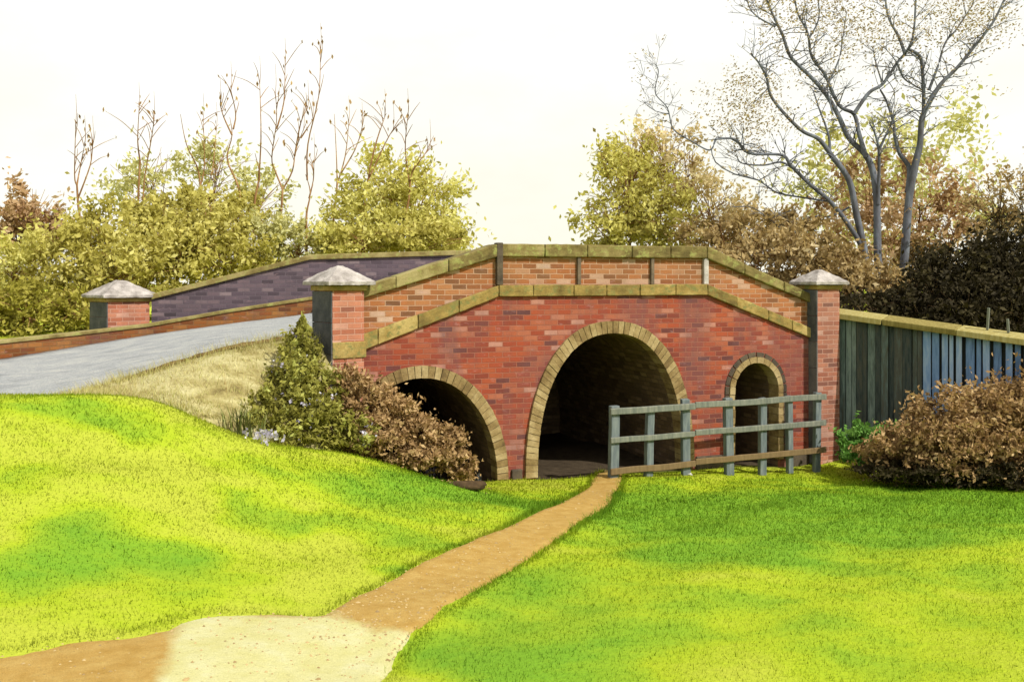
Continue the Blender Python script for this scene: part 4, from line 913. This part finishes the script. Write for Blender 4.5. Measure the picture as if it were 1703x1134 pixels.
# small gravel lying on the path
V, Fc = [], []
for _ in range(1300):
    i = random.randrange(nv-1); u = random.random(); p = el[i].lerp(er[i], .04+.92*u).lerp(el[i+1].lerp(er[i+1], .04+.92*u), random.random())
    if p.y < 3: continue
    r = random.uniform(.004, .011)*(1.8 if random.random() < .06 else 1); z = H(p.x, p.y)+.022; b = len(V); a0 = random.uniform(0, 3)
    for k in range(5): V.append((p.x+r*math.cos(a0+k*1.257)*random.uniform(.8, 1.2), p.y+r*math.sin(a0+k*1.257)*random.uniform(.8, 1.2), z))
    V.append((p.x+random.uniform(-.2, .2)*r, p.y, z+r*random.uniform(.5, .9))); Fc += [(b+k, b+(k+1) % 5, b+5) for k in range(5)]
M = Mat('gravel', .9, .2); M.color(M.ramp(M.new('NewGeometry').outputs['Random Per Island'], [(0, lit(160, 134, 90, 1.6)), (.5, lit(200, 172, 118, 1.6)), (1, lit(214, 188, 134, 1.6))]))
tag(link('gravel', mesh_np('gravel', V, Fc, 3), M.m), 'small gravel scattered over the sandy path', 'gravel', kind='stuff')
V, T = [], []
for (ax_, ay_, bx_, by_, cnt) in ((1440, 800, 1720, 808, 420), (600, 752, 790, 815, 260)):
    pa_, pb_ = G(ax_, ay_), G(bx_, by_)
    for _ in range(cnt):
        p = pa_.lerp(pb_, random.random())+Vector((random.gauss(0, .15), random.gauss(0, .22), 0)); p.z = H(p.x, p.y)+random.uniform(.015, .035)
        a = Vector((random.gauss(0, 1), random.gauss(0, 1), random.gauss(0, .25))).normalized(); b = a.cross(Vector((random.gauss(0, .3), random.gauss(0, .3), 1))).normalized(); r = random.uniform(.018, .034)
        V += [tuple(p-a*r), tuple(p+b*r*.5), tuple(p+a*r), tuple(p-b*r*.5)]; T += [random.random()]*4
tag(link('fallen_leaves', mesh_np('fallen_leaves', V, np.arange(len(V)).reshape(-1, 4), 4, {'tint': T}), lm_brown), 'fallen brown leaves in the grass below the brown shrubs', 'leaves', kind='stuff')
# dry grass on the bank and along the road edge
V, Fc, T = [], [], []
for _ in range(13000):
    i = random.randrange(len(toe_l)-1); k = random.choice(range(1, 12)) if random.random() < .6 else random.choice((11, 12, 1, 2))
    q = Vector(bv[i*14+k]).lerp(Vector(bv[(i+1)*14+k]), random.random()); q += Vector((random.gauss(0, .05), random.gauss(0, .05), -.03))
    h = random.uniform(.03, .13)*(1.7 if k > 10 else 1); d = Vector((random.gauss(0, .5), random.gauss(0, .5), 1))*h; wv = Vector((random.uniform(-1, 1), random.uniform(-1, 1), 0)).normalized()*.004
    b = len(V); V += [q-wv, q+wv, q+d]; Fc.append((b, b+1, b+2)); T += [random.random()]*3
tag(link('dry_grass', mesh_np('dry_grass', [tuple(v) for v in V], Fc, 3, {'tint': T}), leaf_mat('dry_grass_blades', [LC(120, 108, 60), LC(170, 158, 100), LC(206, 198, 142), LC(150, 156, 76)], .3)), 'dry straw grass on the bank below the road', 'dry grass', kind='stuff')

# ------------------------------------------------------------------ grass blades over the lawn (ground cover)
N = 215000
kx = rng.uniform(-.60, .60, N); D = 4.2+(17.6-4.2)*rng.random(N)**.85
x = kx*D+rng.normal(size=N)*.05; y = D
s = (x-L0.x)*dS.x+(y-L0.y)*dS.y; t = (x-L0.x)*dN.x+(y-L0.y)*dN.y
toe_x = np.array([p.x for p in toe_l]); toe_y = np.array([p.y for p in toe_l]); o_ = np.argsort(toe_x)
behind = (x < toe_x.max()) & (y > np.interp(x, toe_x[o_], toe_y[o_])+.06)
jx = .05*samp(_N2, x*3-2, y)
xe, ye = [], []                              # ragged longer blades leaning over the edges of the path
for L_, R_ in ((el, er), (er, el)):
    for i in range(nv-1):
        if L_[i].y < 3: continue
        m = int((L_[i+1]-L_[i]).length*420)
        for _ in range(m):
            p = L_[i].lerp(L_[i+1], random.random()); d = (R_[i]-L_[i]).normalized(); p = p+d*(random.gauss(-.02, .045)+.05*mnoise.noise((p.x*4, p.y*4, 2))); xe.append(p.x); ye.append(p.y)
ok = ~in_path(x+jx, y+jx) & ~((t > -.06) & (s > -.3)) & ~behind
x = np.concatenate([x[ok], xe]); y = np.concatenate([y[ok], ye]); n = len(x); z = height(x, y); lu = greenness(x, y)
hgt = (.010+.020*rng.random(n)**1.5+.03*(rng.random(n) > .97))*(.95+.1*lu)*(1+.35*samp(_N2, x, y))*np.clip(y/9, .75, 1.3); hgt[-len(xe):] *= 1.6; wd = .0035*np.clip(y/7, .8, 2.2)
az = rng.random(n)*2*np.pi; ln = hgt*rng.uniform(.2, 1.0, n); q = rng.random(n)*2*np.pi
b0 = np.stack([x-np.cos(q)*wd, y-np.sin(q)*wd, z-.006], -1); b1 = np.stack([x+np.cos(q)*wd, y+np.sin(q)*wd, z-.006], -1)
tp = np.stack([x+np.cos(az)*ln, y+np.sin(az)*ln, z+hgt], -1)
gv = np.stack([b0, b1, tp], 1).reshape(-1, 3)
gme = mesh_np('grass', gv, np.arange(3*n).reshape(n, 3), 3, {'greenness': np.repeat(np.clip(lu+rng.normal(size=n)*.10, 0, 1), 3)})
gme.normals_split_custom_set_from_vertices(np.tile(np.array([0, 0, 1.0]), (3*n, 1))+rng.normal(size=(3*n, 3))*.25) if hasattr(gme, 'normals_split_custom_set_from_vertices') else None
M = Mat('grass_blades', .8, .12); c = turf_color(M); M.color(c)
tr = M.new('BsdfTranslucent'); M.l(c, tr.inputs['Color']); ms = M.new('MixShader'); ms.inputs[0].default_value = .62
M.l(M.b.outputs[0], ms.inputs[1]); M.l(tr.outputs[0], ms.inputs[2]); M.l(ms.outputs[0], M.n['Material Output'].inputs['Surface'])
tag(link('grass', gme, M.m), 'short bright green grass covering the lawn', 'grass', kind='stuff')
